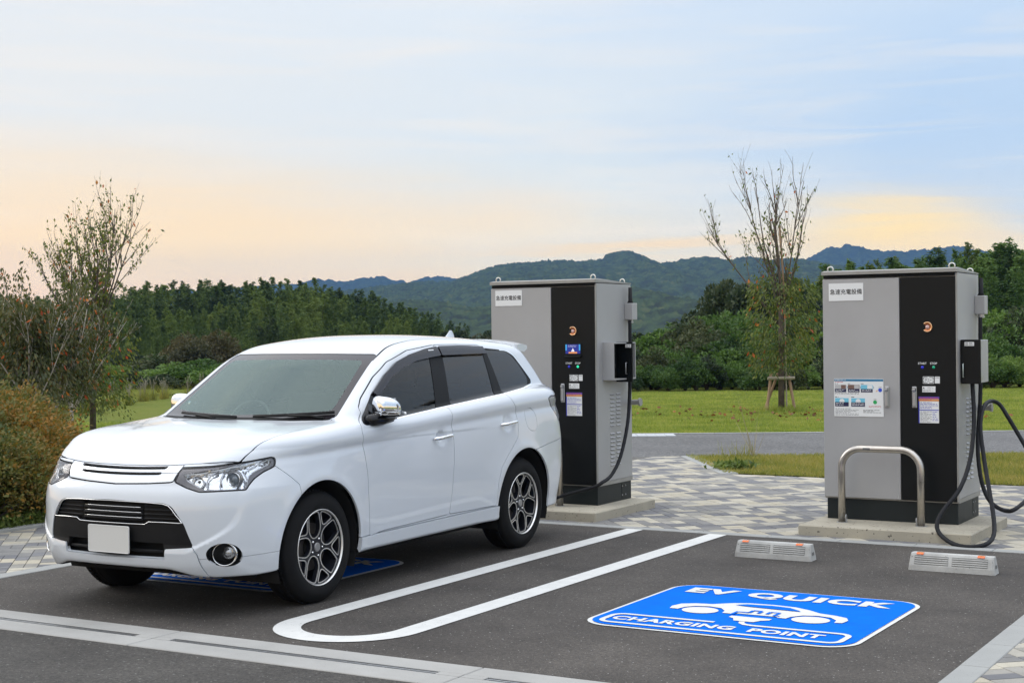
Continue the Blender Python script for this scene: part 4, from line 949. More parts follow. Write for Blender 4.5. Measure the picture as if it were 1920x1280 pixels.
    purple = mat('print_violet', (.10, .06, .36), rough=.5); orange = mat('print_orange', (.62, .27, .09), rough=.5); blu = mat('print_blue', (.03, .04, .42), rough=.5)
    s4 = placard(dr, 'instruction_sheet', bx-.072, .829, bx+.087, 1.040, -.0, sticker, .0015)
    rect(s4, 'sheet_header', bx-.080, 1.028, bx+.090, 1.046, -.0020, purple); rect(s4, 'sheet_header', bx-.077, 1.008, bx+.088, 1.027, -.0021, orange); small_print(s4, bx-.070, bx+.080, 1.012, 1.044, -.0026, 2, 3, mat('print_red', (.5, .05, .08), rough=.5), .35)
    rect(s4, 'sheet_edge', bx-.080, .827, bx-.072, 1.007, -.0020, blu); rect(s4, 'sheet_bar', bx-.070, .932, bx+.085, .939, -.0022, blu)
    small_print(s4, bx-.066, bx+.080, .944, 1.003, -.0023, 5, 41, blu, .32); small_print(s4, bx-.066, bx+.030, .834, .928, -.0023, 9, 43, ink, .26); small_print(s4, bx+.035, bx+.080, .845, .928, -.0023, 6, 47, blu, .3)
    # side: louvres, holster box, cable box, hook
    lv = MB(); V = []
    for yy, e in ((-.044, .006), (.044, -.006)): V += [(0, yy, .008), (.010, yy+e, -.004), (0, yy, -.006)]
    lv.add(V, [(0, 1, 4, 3), (1, 2, 5, 4), (0, 2, 1), (3, 4, 5)]); sl_ = MB(); sl_.box(0, -.040, -.0085, .0015, .040, -.0045); lm = sm_ = None
    for col in (0, 1):
        for blk in (0, 1):
            for k in range(9):
                y = .315+.130*col; zc = (1.02 if blk == 0 else .650)-.0368*k
                if lm is None: o = lv.build('louvre', steel, body); lm = o.data; p_ = sl_.build('louvre_slot', void_c, o); sm_ = p_.data
                else:
                    o = bpy.data.objects.new('louvre', lm); COL.objects.link(o); o.parent = body; p_ = bpy.data.objects.new('louvre_slot', sm_); COL.objects.link(p_); p_.parent = body
                    p_.location = (Wd, y, zc)
                o.location = (Wd, y, zc)
    q = MB(); q.box(Wd, .60, 1.722, Wd+.085, .71, 1.880, bev=.004); jb = q.build('cable_box', steel, C)
    q = MB(); q.tube([(Wd+.045, .64, 1.690), (Wd+.045, .64, 1.724)], .026, 12); q.tube([(Wd+.045, .64, 1.694), (Wd+.045, .64, 1.706)], .031, 8); q.build('cable_gland', zinc, jb, 40)
    q = MB(); q.tube([(Wd+.045, .64, 1.875), (Wd+.045, .64, 1.905), (Wd+.045, .64, 2.03)], [.034, .020, .018], 12); q.build('cable_stub', hose, jb, True)
    q = MB(); q.tube([(Wd+.0, .70, .925), (Wd+.10, .70, .93)], .026, 14); q.tube([(Wd+.10, .70, .93), (Wd+.118, .70, .931)], .038, 16); q.build('cable_hook', steel2, C, 40)
    hy0, hy1, hz0, hz1, hx = (.10, .50, 1.158, 1.508, .155)
    if lit:     # holster open, its door swung out
        q = MB(); hy0, hy1, hx = .13, .60, .115
        for (a, b_, c, d, e, f) in ((Wd, hy0, hz0, Wd+hx, hy0+.012, hz1), (Wd, hy1-.012, hz0, Wd+hx, hy1, hz1), (Wd, hy0+.012, hz0, Wd+hx, hy1-.012, hz0+.012), (Wd, hy0+.012, hz1-.012, Wd+hx, hy1-.012, hz1)): q.box(a, b_, c, d, e, f)
        hb = q.build('holster_box', steel, C); q = MB(); q.box(Wd+.001, hy0+.012, hz0+.012, Wd+.004, hy1-.012, hz1-.012); q.build('holster_back', void_c, hb)
        q = MB(); q.box(Wd+.08, hy0+.012, 1.270, Wd+hx+.002, hy0+.028, 1.310); q.build('latch', cabblack, hb)
        # door hinged at the far vertical edge, opened outwards to face forward
        q = MB(); q.box(Wd+.005, hy1-.20, hz0-.025, Wd+.175, hy1-.182, hz1+.003, bev=.003); hd = q.build('holster_door', cabblack, hb)
        yf = hy1-.20; q = MB(); q.tube([(Wd+.118, yf, 1.315), (Wd+.118, yf-.022, 1.315), (Wd+.118, yf-.022, 1.210), (Wd+.118, yf, 1.210)], .005, 8); q.build('handle', zinc, hd, True)
        s5 = placard(hd, 'sticker', Wd+.105, 1.458, Wd+.165, 1.488, yf, sticker, .002); small_print(s5, Wd+.110, Wd+.160, 1.462, 1.484, yf-.0024, 2, 5, None, .4)
    else:
        q = MB(); q.box(Wd, .105, hz0, Wd+.155, .40, hz1, bev=.003); hb = q.build('holster_box', steel, C)
        q = MB(); q.box(Wd+.005, .083, hz0-.008, Wd+.165, .104, hz1+.004, bev=.004); hd = q.build('holster_door', cabblack, hb)
        q = MB(); q.tube([(Wd+.028, .083, 1.315), (Wd+.028, .066, 1.315), (Wd+.028, .066, 1.205), (Wd+.028, .083, 1.205)], .004, 8); q.build('handle', mat('handle_pale', (.6, .68, .64), rough=.3, metal=.6), hd, True)
        s5 = placard(hd, 'sticker', Wd+.038, 1.460, Wd+.115, 1.492, .083, sticker, .002); small_print(s5, Wd+.044, Wd+.110, 1.464, 1.488, .0806, 2, 5, None, .4)
        q = MB(); q.box(Wd+.1555, .12, 1.45, Wd+.160, .17, 1.48); q.box(Wd+.1555, .12, 1.19, Wd+.160, .17, 1.22); q.build('hinge', zinc, hb)
        # instruction board on the steel door
        A0, A1, Z0_, Z1_ = .100, .524, .872, 1.190
        ib_ = placard(dl, 'instruction_board', A0, Z0_, A1, Z1_, -.001, sticker, .003); yy = -.0046
        teal = mat('print_teal', (.02, .17, .32), rough=.5); navy = mat('print_navy', (.01, .012, .06), rough=.5); sky_ = mat('print_sky', (.16, .50, .66), rough=.5); red = mat('print_red', (.5, .05, .08), rough=.5); grn = mat('print_green', (.02, .36, .10), rough=.5); brn = mat('print_brown', (.16, .09, .07), rough=.5); grey_ = mat('print_grey', (.45, .45, .45), rough=.5)
        rect(ib_, 'board_header', A0+.002, 1.168, A1-.002, 1.187, yy, teal); txt(ib_, 'lettering', '充電器の使い方', .014, A0+.055, 1.1775, yy-.0004, sticker)
        small_print(ib_, A0+.008, A0+.12, 1.155, 1.166, yy, 1, 61, red, .4)
        for i, (xa, cA, cB) in enumerate(((.006, grey_, brn), (.120, brn, grey_), (.232, sky_, sticker))):
            xa += A0; w_ = .100
            small_print(ib_, xa, xa+.03, 1.143, 1.151, yy, 1, 70+i, ink, .5)
            rect(ib_, 'picture', xa, 1.104, xa+w_, 1.139, yy, cA); rect(ib_, 'picture', xa+w_*.55, 1.106, xa+w_-.004, 1.137, yy-.0003, cB); rect(ib_, 'caption', xa, 1.076, xa+w_, 1.104, yy-.0002, navy); small_print(ib_, xa+.008, xa+w_-.008, 1.080, 1.100, yy-.0006, 2, 80+i, sticker, .35)
            q = MB(); q.add([(xa+w_+.002, yy, 1.128), (xa+w_+.006, yy, 1.128), (xa+w_+.013, yy, 1.117), (xa+w_+.009, yy, 1.117), (xa+w_+.006, yy, 1.106), (xa+w_+.002, yy, 1.106)], [(0, 1, 2, 3), (3, 2, 4, 5)]); q.build('arrow', teal, ib_)
        small_print(ib_, A0+.006, A0+.215, 1.058, 1.072, yy, 2, 90, ink, .35)
        disc(ib_, 'blue_button_picture', A1-.028, 1.096, .0165, yy, mat('print_button_blue', (.02, .07, .55), rough=.5)); txt(ib_, 'lettering', 'START', .010, A1-.028, 1.119, yy-.0002, ink)
        q = MB(); q.add([(A1-.068, yy, 1.080), (A1-.052, yy, 1.086), (A1-.046, yy, 1.096), (A1-.056, yy, 1.094)], [(0, 1, 2, 3)]); q.build('hand_picture', orange, ib_)
        for i, xa in enumerate((.008, .148)):
            xa += A0; w_ = .118
            small_print(ib_, xa, xa+.03, 1.030, 1.040, yy, 1, 100+i, ink, .5); rect(ib_, 'picture', xa, .992, xa+w_, 1.026, yy, sky_); disc(ib_, 'picture', xa+.06, .999, .022, yy-.0003, sticker); rect(ib_, 'caption', xa, .956, xa+w_, .992, yy-.0006, navy); small_print(ib_, xa+.008, xa+w_-.008, .962, .988, yy-.0009, 2, 110+i, sticker, .35)
        disc(ib_, 'green_button_picture', A1-.072, .994, .0165, yy, grn); txt(ib_, 'lettering', 'STOP', .010, A1-.072, 1.017, yy-.0002, ink)
        small_print(ib_, A1-.125, A1-.02, .950, .966, yy, 2, 120, red, .35)
        small_print(ib_, A0+.010, A0+.21, .880, .942, yy, 6, 130, ink, .28); small_print(ib_, A0+.25, A1-.02, .902, .932, yy, 3, 131, ink, .35)
    return tag(C, label, 'charging station', 'charging stations'), C
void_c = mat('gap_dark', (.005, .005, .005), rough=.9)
charger(-7.469, 12.384, True, 'charging station behind the white car, screen lit and side holster door open')
charger(-4.174, 12.389, False, 'charging station on the right with instruction board on its grey door, holster closed')
# cables
def smooth_path(P, n=10):
    P = [Vector(p) for p in P]; out = []
    for i in range(len(P)-1):
        a, b_, c, d = P[max(i-1, 0)], P[i], P[i+1], P[min(i+2, len(P)-1)]
        for k in range(n):
            t = k/n; out.append(.5*((2*b_)+(c-a)*t+(2*a-5*b_+4*c-d)*t*t+(3*b_-a-3*c+d)*t**3))
    out.append(P[-1]); return out
def cable(P, r, label, wrap=True):
    Q = smooth_path(P, 12); q = MB(); R_ = [r*(1+(.055 if wrap and i % 4 == 0 else 0)) for i in range(len(Q))]; q.tube(Q, R_, 12)
    return tag(q.build('charging_cable', hose, None, True), label, 'cable', 'charging cables')
CR = [[-2.994, 12.998, 1.783], [-2.99, 12.971, 1.534], [-2.99, 12.956, 1.129], [-2.97, 12.759, 0.737], [-2.93, 12.67, 0.479], [-2.88, 12.634, 0.33], [-2.8, 12.541, 0.256], [-2.7, 12.526, 0.21], [-2.62, 12.545, 0.23], [-2.56, 12.876, 0.321], [-2.55, 13.159, 0.451], [-2.6, 12.984, 0.643], [-2.7, 13.017, 0.807], [-2.78, 13.03, 0.939], [-2.86, 13.08, 1.044], [-2.92, 13.014, 1.073], [-2.93, 12.805, 1.029], [-2.92, 12.642, 0.878], [-2.86, 12.501, 0.627], [-2.779, 12.32, 0.387], [-2.712, 12.16, 0.194], [-2.673, 11.98, 0.079], [-2.698, 11.82, 0.027], [-2.812, 11.74, 0.01], [-2.947, 11.79, 0.024], [-3.059, 11.86, 0.084], [-3.089, 11.9, 0.161], [-3.052, 11.97, 0.261], [-2.957, 12.1, 0.421], [-2.923, 12.3, 0.64], [-2.926, 12.45, 0.933], [-2.96, 12.55, 1.251]]
CL = [[-6.285, 13.003, 1.806], [-6.28, 12.981, 1.295], [-6.27, 12.942, 1.041], [-6.25, 12.862, 0.843], [-6.24, 12.756, 0.648], [-6.24, 12.639, 0.481], [-6.25, 12.488, 0.358], [-6.27, 12.341, 0.307], [-6.32, 12.33, 0.276], [-6.432, 12.3, 0.24], [-6.573, 12.25, 0.199], [-6.687, 12.2, 0.159], [-6.733, 12.1, 0.142], [-6.801, 12.0, 0.13]]
cable(CR, .0172, 'thick black cable looping over the hook and down to the ground at the right station')
cable(CL, .0165, 'black charging cable hanging down the side of the station behind the car')
# steel bumper hoops
def hoop(x0, x1, y, z, label):
    q = MB(); r = .030; rc = .165; P = [(x0, y, SLZ-.01), (x0, y, z-rc)]
    for i in range(1, 10): a = radians(180-90*i/10); P.append((x0+rc+rc*cos(a), y, z-rc+rc*sin(a)))
    P += [(x0+rc, y, z), (x1-rc, y, z)]
    for i in range(1, 10): a = radians(90-90*i/10); P.append((x1-rc+rc*cos(a), y, z-rc+rc*sin(a)))
    P += [(x1, y, z-rc), (x1, y, SLZ-.01)]
    H_ = empty('bumper_hoop', (0, 0, 0)); q.tube(P, r, 18, up=(0, 1, 0)); q.build('steel_tube', stain, H_, True)
    for x, sg in ((x0, 1), (x1, -1)):
        q = MB(); q.lathe([(.034, 0), (.046, 0), (.046, .004), (.034, .004)], 20, Matrix.Translation((x, y, SLZ)), closed=True); q.build('base_collar', kerbm, H_)
        q = MB(); cx_ = x+sg*(r+.006); q.tube([(cx_, y-.004+.024*sin(t)*.6, SLZ+.034+.032*cos(t)) for t in np.linspace(0, 2*pi, 18, endpoint=False)], .0042, 6, closed=True); q.build('ring', zinc, H_, True)
    q = MB(); xm = (x0+x1)/2-.14; q.box(xm, y-.0318, z-.008, xm+.06, y-.029, z+.009, bev=.001); q.build('stamp', mat('stamp_grey', (.12, .12, .12), rough=.5), H_)
    return tag(H_, label, 'bumper hoop', 'stainless steel hoops in front of the stations')
hoop(-3.957, -3.297, 12.205, .705, 'stainless steel hoop standing on the slab before the right charging station')
hoop(-7.313, -6.653, 12.24, .705, 'stainless steel hoop half hidden behind the back of the white car')
# concrete wheel stops
wsm = mat('wheel_stop_concrete', (.40, .40, .385), rough=.9, noise=.18, nscale=7, bump=.5, bscale=90, bdist=.003, detail=8, speck=(70, .68, .73, (.2, .2, .19)))
orr = mat('reflector_orange', (.75, .12, .005), rough=.2, coat=.8); ory = mat('reflector_amber', (.75, .28, .02), rough=.2, coat=.8)
def wheel_stop(x0, y0, label):
    S = empty('wheel_stop', (x0, y0, 0)); L_, D_, Hh = .597, .135, .118
    # tapered block: sloped front, recessed slats on the front face
    q = MB(); f = .030
    def sec(x): return [(x, .0, 0), (x, .004, .035), (x, f, .104), (x, f+.010, Hh), (x, D_-f+.0, Hh), (x, D_-.004, .035), (x, D_, 0)]
    secs = [sec(.018*(1)), ] ; V = []; F = []
    xs_ = [0, .022, L_-.022, L_]; ins = [.012, 0, 0, .012]
    for x, i_ in zip(xs_, ins):
        for (xx, yy, zz) in sec(x): V.append((xx+(.014*(zz/Hh) if x == 0 else -.014*(zz/Hh) if x == L_ else 0), yy*(1-2*i_/D_)+i_, zz*(1-i_*.6)))
    n = 7
    for i in range(3):
        for k in range(n-1): F.append((i*n+k, i*n+k+1, (i+1)*n+k+1, (i+1)*n+k)[::-1])
    F.append(tuple(range(n))[::1]); F.append(tuple(3*n+k for k in range(n))[::-1]); q.add(V, F)
    body = q.build('concrete_body', wsm, S)
    sl_ = Vector((0, f-.004, .069)).normalized(); nrm = Vector((0, -sl_.z, sl_.y)); gm = mat('groove_shadow_concrete', (.17, .17, .165), rough=1)  # darker concrete tone: groove shade put into the colour
    for x_a, x_b in ((.045, .275), (.305, .545)):
        for k in range(4):
            t0 = .012+.0148*k; P0 = Vector((0, .004, .035))+sl_*t0
            q = MB(); w_ = .0085
            # raised slat and a sheet painted dark as groove shade behind it
            for a, b_, h, m_ in ((0, w_, .0035, 0),):
                V = []
                for x in (x_a, x_b):
                    for t, hh in ((0, 0), (0.001, h), (w_, h), (w_+.001, 0)): p = P0+sl_*t+nrm*hh; V.append((x, p.y, p.z))
                q.add(V, [(0, 4, 5, 1), (1, 5, 6, 2), (2, 6, 7, 3), (0, 1, 2, 3), (4, 7, 6, 5)])
            q.build('slat', wsm, S)
        q = MB(); V = []
        for x in (x_a-.002, x_b+.002):
            for t in (.008, .071): p = Vector((0, .004, .035))+sl_*t+nrm*.0006; V.append((x, p.y, p.z))
        q.add(V, [(0, 2, 3, 1)]); q.build('slat_shade_sheet', gm, S)
    for xr_ in (.055, .475):
        P0 = Vector((0, .004, .035))+sl_*.0785
        q = MB(); V = []
        for x in (xr_, xr_+.048):
            for p in (P0+nrm*.001, P0+nrm*.006, Vector((0, f+.006, Hh+.0035)), Vector((0, f+.030, Hh+.0035)), Vector((0, f+.030, Hh-.002))): V.append((x, p.y, p.z))
        q.add(V, [(0, 5, 6, 1), (1, 6, 7, 2), (2, 7, 8, 3), (3, 8, 9, 4), (0, 1, 2, 3, 4), (5, 9, 8, 7, 6)]); o = q.build('reflector', orr, S)
        q = MB(); q.box(xr_+.001, f+.008, Hh+.0032, xr_+.047, f+.029, Hh+.005); q.build('reflector_top', ory, o)
    q = MB(); q.box(L_-.0045, .045, .040, L_-.0015, .085, .062); q.build('painted_notch', gm, S)  # dark plate on the end face paints the shade of a notch
    return tag(S, label, 'wheel stop', 'concrete wheel stops of the right bay')
wheel_stop(-4.257, 10.555, 'concrete wheel stop with orange reflectors, the left one of the empty bay'); wheel_stop(-2.937, 10.512, 'concrete wheel stop with orange reflectors, the right one of the empty bay')
# ================================================================== white car
# the body is one smooth solid described by a function (side, front, top and cabin surfaces blended
# together); it is meshed once, then cut along the shut lines into its panels, lamps and panes
def spline(xs,ys,lo=None,hi=None,n=2048):
    """smooth monotone-ish (pchip) 1D lookup"""
    xs=np.array(xs,float);ys=np.array(ys,float)
    h=np.diff(xs);d=np.diff(ys)/h
    m=np.zeros(len(xs))
    m[0]=d[0];m[-1]=d[-1]
    for i in range(1,len(xs)-1):
        m[i]=(d[i-1]*h[i]+d[i]*h[i-1])/(h[i]+h[i-1])
        if d[i-1]*d[i]<=0: m[i]*=.5
    t=np.linspace(xs[0],xs[-1],n)
    i=np.clip(np.searchsorted(xs,t,side='right')-1,0,len(h)-1)
    s=(t-xs[i])/h[i]
    v=(2*s**3-3*s**2+1)*ys[i]+(s**3-2*s**2+s)*h[i]*m[i]+(-2*s**3+3*s**2)*ys[i+1]+(s**3-s**2)*h[i]*m[i+1]
    # light smoothing of the table for curvature continuity
    k=max(3,int(n*0.02)); ker=np.hanning(k+2)[1:-1]; ker/=ker.sum()
    vp=np.concatenate([v[0]+(v[1]-v[0])*np.arange(-k,0),v,v[-1]+(v[-1]-v[-2])*np.arange(1,k+1)])
    v2=np.convolve(vp,ker,'same')[k:-k]
    def fn(q): return np.interp(q,t,v2)
    return fn
Xc=spline([.2,.40,.44,.48,.52,.56,.62,.76,.85,1.2],[.50,.53,.585,.655,.715,.755,.785,.80,.805,.81])
def smax(a,b,k):
    h=np.maximum(k-np.abs(a-b),0)/k
    return np.maximum(a,b)+h*h*k*.25
def smin(a,b,k): return -smax(-a,-b,k)
Fz=spline([.15,.25,.32,.40,.50,.60,.70,.76,.82,.88,.93,1.0],[.13,.085,.045,.02,.004,.0,.006,.022,.055,.088,.125,.19])
Bw=spline([0,.3,.9,2,3.4,3.9,4.3,4.65],[.885,.893,.902,.900,.902,.902,.893,.87])
Zc=spline([0,.5,1.42,2.55,3.52,4.3,4.7],[.95,.978,1.010,1.072,1.118,1.145,1.15])
Pt=spline([-.80,-.68,-.55,-.40,-.25,-.15,-.085,-.042,-.018,0.006,.04,.08,.13,.25],[-.040,-.024,-.012,-.005,-.001,-.004,-.010,-.0165,-.008,-.001,-.004,-.019,-.052,-.14])
Th=spline([0,.1,.2,.35,.5,.7,1.0,1.3,1.6,2.0,2.55,3.4,3.85,4.2,4.7],[.82,.905,.955,1.018,1.062,1.092,1.118,1.140,1.143,1.136,1.17,1.228,1.258,1.26,1.24])
Gb=spline([1.0,1.3,1.7,2.3,3.2,3.8,4.1,4.5],[.80,.825,.842,.850,.848,.836,.822,.79])
Rf=spline([1.5,1.7,1.9,2.1,2.4,2.75,3.2,3.7,4.1,4.6],[1.50,1.548,1.597,1.640,1.676,1.690,1.684,1.660,1.628,1.56])
Ry=spline([.2,.35,.55,.75,.95,1.1,1.3],[-.08,-.04,.0,.0,-.04,-.09,-.16])
FA=(.93,.36);RA=(3.61,.36)
def lower(ax,y,z):
    xc=Xc(z); h_=np.clip((xc-ax)/.055+.5,0,1); rec=h_*h_*(3-2*h_)*np.clip((z-.40)/.05,0,1)*np.clip((.90-z)/.10,0,1)
    front=(.017*rec-.006+.17*ax**2+(.10+.13*np.clip((z-.78)/.1,0,1))*ax**6+Fz(z)-y)
    t=z-Zc(y)
    hw=Bw(y)+Pt(t)
    for c in(FA,RA):
        r=np.sqrt((y-c[0])**2+(z-c[1])**2)
        hw=hw+.010*np.exp(-((r-.43)/.05)**2)+.010*np.exp(-((r-.46)/.12)**2)
    for hy,hz in ((2.40,.957),(3.37,1.001)):
        hw=hw-.028*np.exp(-(((y-hy)/.062)**2+((z-hz)/.052)**2)**1.6)
    side=ax-hw
    rear=y-(4.63-.16*ax**2-.12*ax**6+Ry(z))
    top=z-(Th(y)-.014*(ax/.8)**4*np.clip((1.7-y)/.5,0,1)+.010*np.exp(-(ax/.42)**6)*np.clip((y-.15)/.3,0,1)*np.clip((1.6-y)/.4,0,1))
    bot=(.278+.035*np.clip((.35-y)/.35,0,1)*np.clip((.55-ax)/.15,0,1)-.028*np.clip((.7-y)/.3,0,1)*np.clip((ax-.45)/.2,0,1))-z
    f=smax(front,side,.46)
    f=smax(f,rear,.27)
    f=smax(f,top,.07)
    f=smax(f,bot,.02)
    return f
def cabin(ax,y,z):
    zz=z-1.1
    side=(ax-(Gb(y)-.25*zz-.17*np.maximum(zz,0)**2))*.96
    ws=(1.10+(z-1.12)*1.66+.36*ax**2-y)*.52
    roof=z-(Rf(y)-.040*(ax/.6)**2.5)
    rear=(y-(4.52-np.maximum(z-1.1,-.1)*.70-.25*zz**2-.22*ax**2))*.8
    f=smax(side,ws,.06)
    f=smax(f,rear,.10)
    f=smax(f,roof,.075)
    f=np.maximum(f,1.0-z)
    return f
def field(x,y,z):
    ax=np.abs(x)
    return smin(lower(ax,y,z),cabin(ax,y,z),.03)
def grad(P,e=.0015):
    g=np.empty_like(P)
    for i in range(3):
        d=np.zeros(3);d[i]=e
        g[:,i]=(field(*(P+d).T)-field(*(P-d).T))/(2*e)
    return g

def surface_mesh(h=.0125):
    xs = np.arange(-h, .97, h); ys = np.arange(-.06, 4.75, h); zs = np.arange(.19, 1.76, h)
    X, Y, Z = np.meshgrid(xs, ys, zs, indexing='ij')
    F = field(X.ravel(), Y.ravel(), Z.ravel()).reshape(X.shape)
    S = F < 0
    nx, ny, nz_ = F.shape
    acc = np.zeros((nx-1, ny-1, nz_-1, 3)); cnt = np.zeros((nx-1, ny-1, nz_-1))
    quads = []
    for ax in range(3):
        a = [slice(None)]*3; b = [slice(None)]*3; a[ax] = slice(0, -1); b[ax] = slice(1, None)
        fa, fb = F[tuple(a)], F[tuple(b)]; cr = S[tuple(a)] != S[tuple(b)]
        I = np.argwhere(cr); va = fa[cr]; vb = fb[cr]; t = va/(va-vb)
        P = np.stack([xs[I[:, 0]], ys[I[:, 1]], zs[I[:, 2]]], 1); P[:, ax] += t*h
        o1, o2 = [(1, 2), (2, 0), (0, 1)][ax]
        cells = []
        for d1, d2 in ((0, 0), (-1, 0), (-1, -1), (0, -1)):
            J = I.copy(); J[:, o1] += d1; J[:, o2] += d2; cells.append(J)
        ok = np.ones(len(I), bool)
        for J in cells: ok &= (J >= 0).all(1) & (J[:, 0] < nx-1) & (J[:, 1] < ny-1) & (J[:, 2] < nz_-1)
        for J in cells:
            K = J[ok]; np.add.at(acc, (K[:, 0], K[:, 1], K[:, 2]), P[ok]); np.add.at(cnt, (K[:, 0], K[:, 1], K[:, 2]), 1)
        Q = np.stack([np.ravel_multi_index(J[ok].T, cnt.shape) for J in cells], 1)
        flip = S[tuple(a)][cr][ok]      # inside at a: face looks towards +axis
        Q[~flip] = Q[~flip][:, ::-1]
        quads.append(Q)
    Q = np.concatenate(quads); used = np.unique(Q)
    V = acc.reshape(-1, 3)[used]/cnt.ravel()[used][:, None]
    m = np.full(cnt.size, -1); m[used] = np.arange(len(used)); Q = m[Q]
    for _ in range(4):
        g = grad(V); f = field(*V.T); V = V-g*(f/np.maximum((g*g).sum(1), .05))[:, None]
    g = grad(V); Nn = g/np.linalg.norm(g, axis=1)[:, None]
    T = np.concatenate([Q[:, [0, 1, 2]], Q[:, [0, 2, 3]]])
    fn = np.cross(V[T[:, 1]]-V[T[:, 0]], V[T[:, 2]]-V[T[:, 0]])
    if (np.einsum('ij,ij->i', fn, Nn[T[:, 0]]) < 0).mean() > .5: T = T[:, ::-1]
    return V, Nn, T
def clipm(M, s):
    """keep the part of the mesh where s < 0, cutting triangles exactly along s = 0"""
    V, Nn, T = M; s = np.where(np.abs(s) < 1e-7, 1e-7, s)
    ins = s < 0; k = ins[T].sum(1)
    full = T[k == 3]
    t1 = T[k == 1]; i1 = np.argmax(ins[t1], 1) if len(t1) else np.zeros(0, int)
    t1 = np.stack([t1[np.arange(len(t1)), (i1+j) % 3] for j in range(3)], 1) if len(t1) else t1
    t2 = T[k == 2]; i2 = np.argmax(~ins[t2], 1) if len(t2) else np.zeros(0, int)
    t2 = np.stack([t2[np.arange(len(t2)), (i2+j) % 3] for j in range(3)], 1) if len(t2) else t2
    E = np.concatenate([t1[:, [0, 1]], t1[:, [2, 0]], t2[:, [0, 1]], t2[:, [2, 0]]])
    if len(E) == 0: nv = V; nn = Nn; T2 = full
    else:
        Es = np.sort(E, 1); U, inv = np.unique(Es, axis=0, return_inverse=True); inv = inv.ravel()
        t = (s[U[:, 0]]/(s[U[:, 0]]-s[U[:, 1]]))[:, None]
        nv = np.concatenate([V, V[U[:, 0]]*(1-t)+V[U[:, 1]]*t])
        q = Nn[U[:, 0]]*(1-t)+Nn[U[:, 1]]*t; q /= np.linalg.norm(q, axis=1)[:, None]+1e-12
        nn = np.concatenate([Nn, q]); e = inv+len(V); a, b = len(t1), len(t2)
        A = np.stack([t1[:, 0], e[:a], e[a:2*a]], 1)
        e01 = e[2*a:2*a+b]; e20 = e[2*a+b:]
        B = np.concatenate([np.stack([e01, t2[:, 1], t2[:, 2]], 1), np.stack([e01, t2[:, 2], e20], 1)])
        T2 = np.concatenate([full, A, B])
    used, inv2 = np.unique(T2, return_inverse=True); T2 = inv2.reshape(-1, 3)
    return nv[used], nn[used], T2
def sdpoly(P, poly):
    poly = np.array(poly, float); n = len(poly)
    d = np.full(len(P), 1e9); c = np.zeros(len(P), bool)
    lo = poly.min(0)-.12; hi = poly.max(0)+.12
    near = ((P > lo) & (P < hi)).all(1); Q = P[near]
    d2 = np.full(len(Q), 1e9); c2 = np.zeros(len(Q), bool)
    for i in range(n):
        a = poly[i]; b = poly[(i+1) % n]; e = b-a; w = Q-a
        t = np.clip((w@e)/(e@e+1e-12), 0, 1); r = w-t[:, None]*e; d2 = np.minimum(d2, (r*r).sum(1))
        cond = (a[1] <= Q[:, 1]) != (b[1] <= Q[:, 1])
        xi = a[0]+(Q[:, 1]-a[1])/(e[1] if abs(e[1]) > 1e-12 else 1e-12)*e[0]
        c2 ^= cond & (Q[:, 0] < xi)
    out = np.full(len(P), .15); out[near] = np.where(c2, -1, 1)*np.sqrt(d2)
    return out
def fillet(poly, r=.02, n=4):
    P = [np.array(p, float) for p in poly]; out = []
    for i, p in enumerate(P):
        a = P[i-1]-p; b = P[(i+1) % len(P)]-p; la = np.linalg.norm(a); lb = np.linalg.norm(b)
        k = min(r, la*.45, lb*.45); a = a/la*k; b = b/lb*k
        for j in range(n+1):
            t = j/n; out.append(p+a*(1-t)**2+b*t**2)
    return [tuple(q) for q in out]
PROJ = {'side': lambda V: V[:, [1, 2]], 'front': lambda V: V[:, [0, 2]], 'top': lambda V: V[:, [0, 1]],
        'corner': lambda V: np.stack([.863*V[:, 0]+.504*V[:, 1], V[:, 2]], 1)}
def reg(M, proj, poly, r=.02, extra=None):
    s = sdpoly(PROJ[proj](M[0]), fillet(poly, r) if r else poly)
    if extra is not None: s = np.maximum(s, extra(M[0], M[1]))
    return s
def merge(Ms):
    V = []; Nn = []; T = []; n = 0
    for m in Ms: V.append(m[0]); Nn.append(m[1]); T.append(m[2]+n); n += len(m[0])
    return np.concatenate(V), np.concatenate(Nn), np.concatenate(T)
def mirrored(M): return M[0]*[-1, 1, 1], M[1]*[-1, 1, 1], M[2][:, ::-1]
def flanged(M, depth):
    V, Nn, T = M
    if depth <= 0 or len(T) == 0: return M
    E = np.concatenate([T[:, [0, 1]], T[:, [1, 2]], T[:, [2, 0]]]); key = E[:, 0].astype(np.int64)*len(V)+E[:, 1]; rev = E[:, 1].astype(np.int64)*len(V)+E[:, 0]
    B = E[~np.isin(key, rev)]
    B = B[~((np.abs(V[B[:, 0], 0]) < 1e-5) & (np.abs(V[B[:, 1], 0]) < 1e-5))]
    a, b = B[:, 0], B[:, 1]; d = V[b]-V[a]; L_ = np.linalg.norm(d, axis=1); g = L_ > 1e-7; a, b, d = a[g], b[g], d[g]
    out = np.cross(d, Nn[a]+Nn[b]); out /= np.linalg.norm(out, axis=1)[:, None]+1e-12
    n = len(V); k = len(a)
    V2 = np.concatenate([V, V[a], V[b], V[b]-Nn[b]*depth, V[a]-Nn[a]*depth]); N2 = np.concatenate([Nn, out, out, out, out])
    i = np.arange(k)+n
    T2 = np.concatenate([T, np.stack([i+k, i, i+3*k], 1), np.stack([i+k, i+3*k, i+2*k], 1)])
    return V2, N2, T2
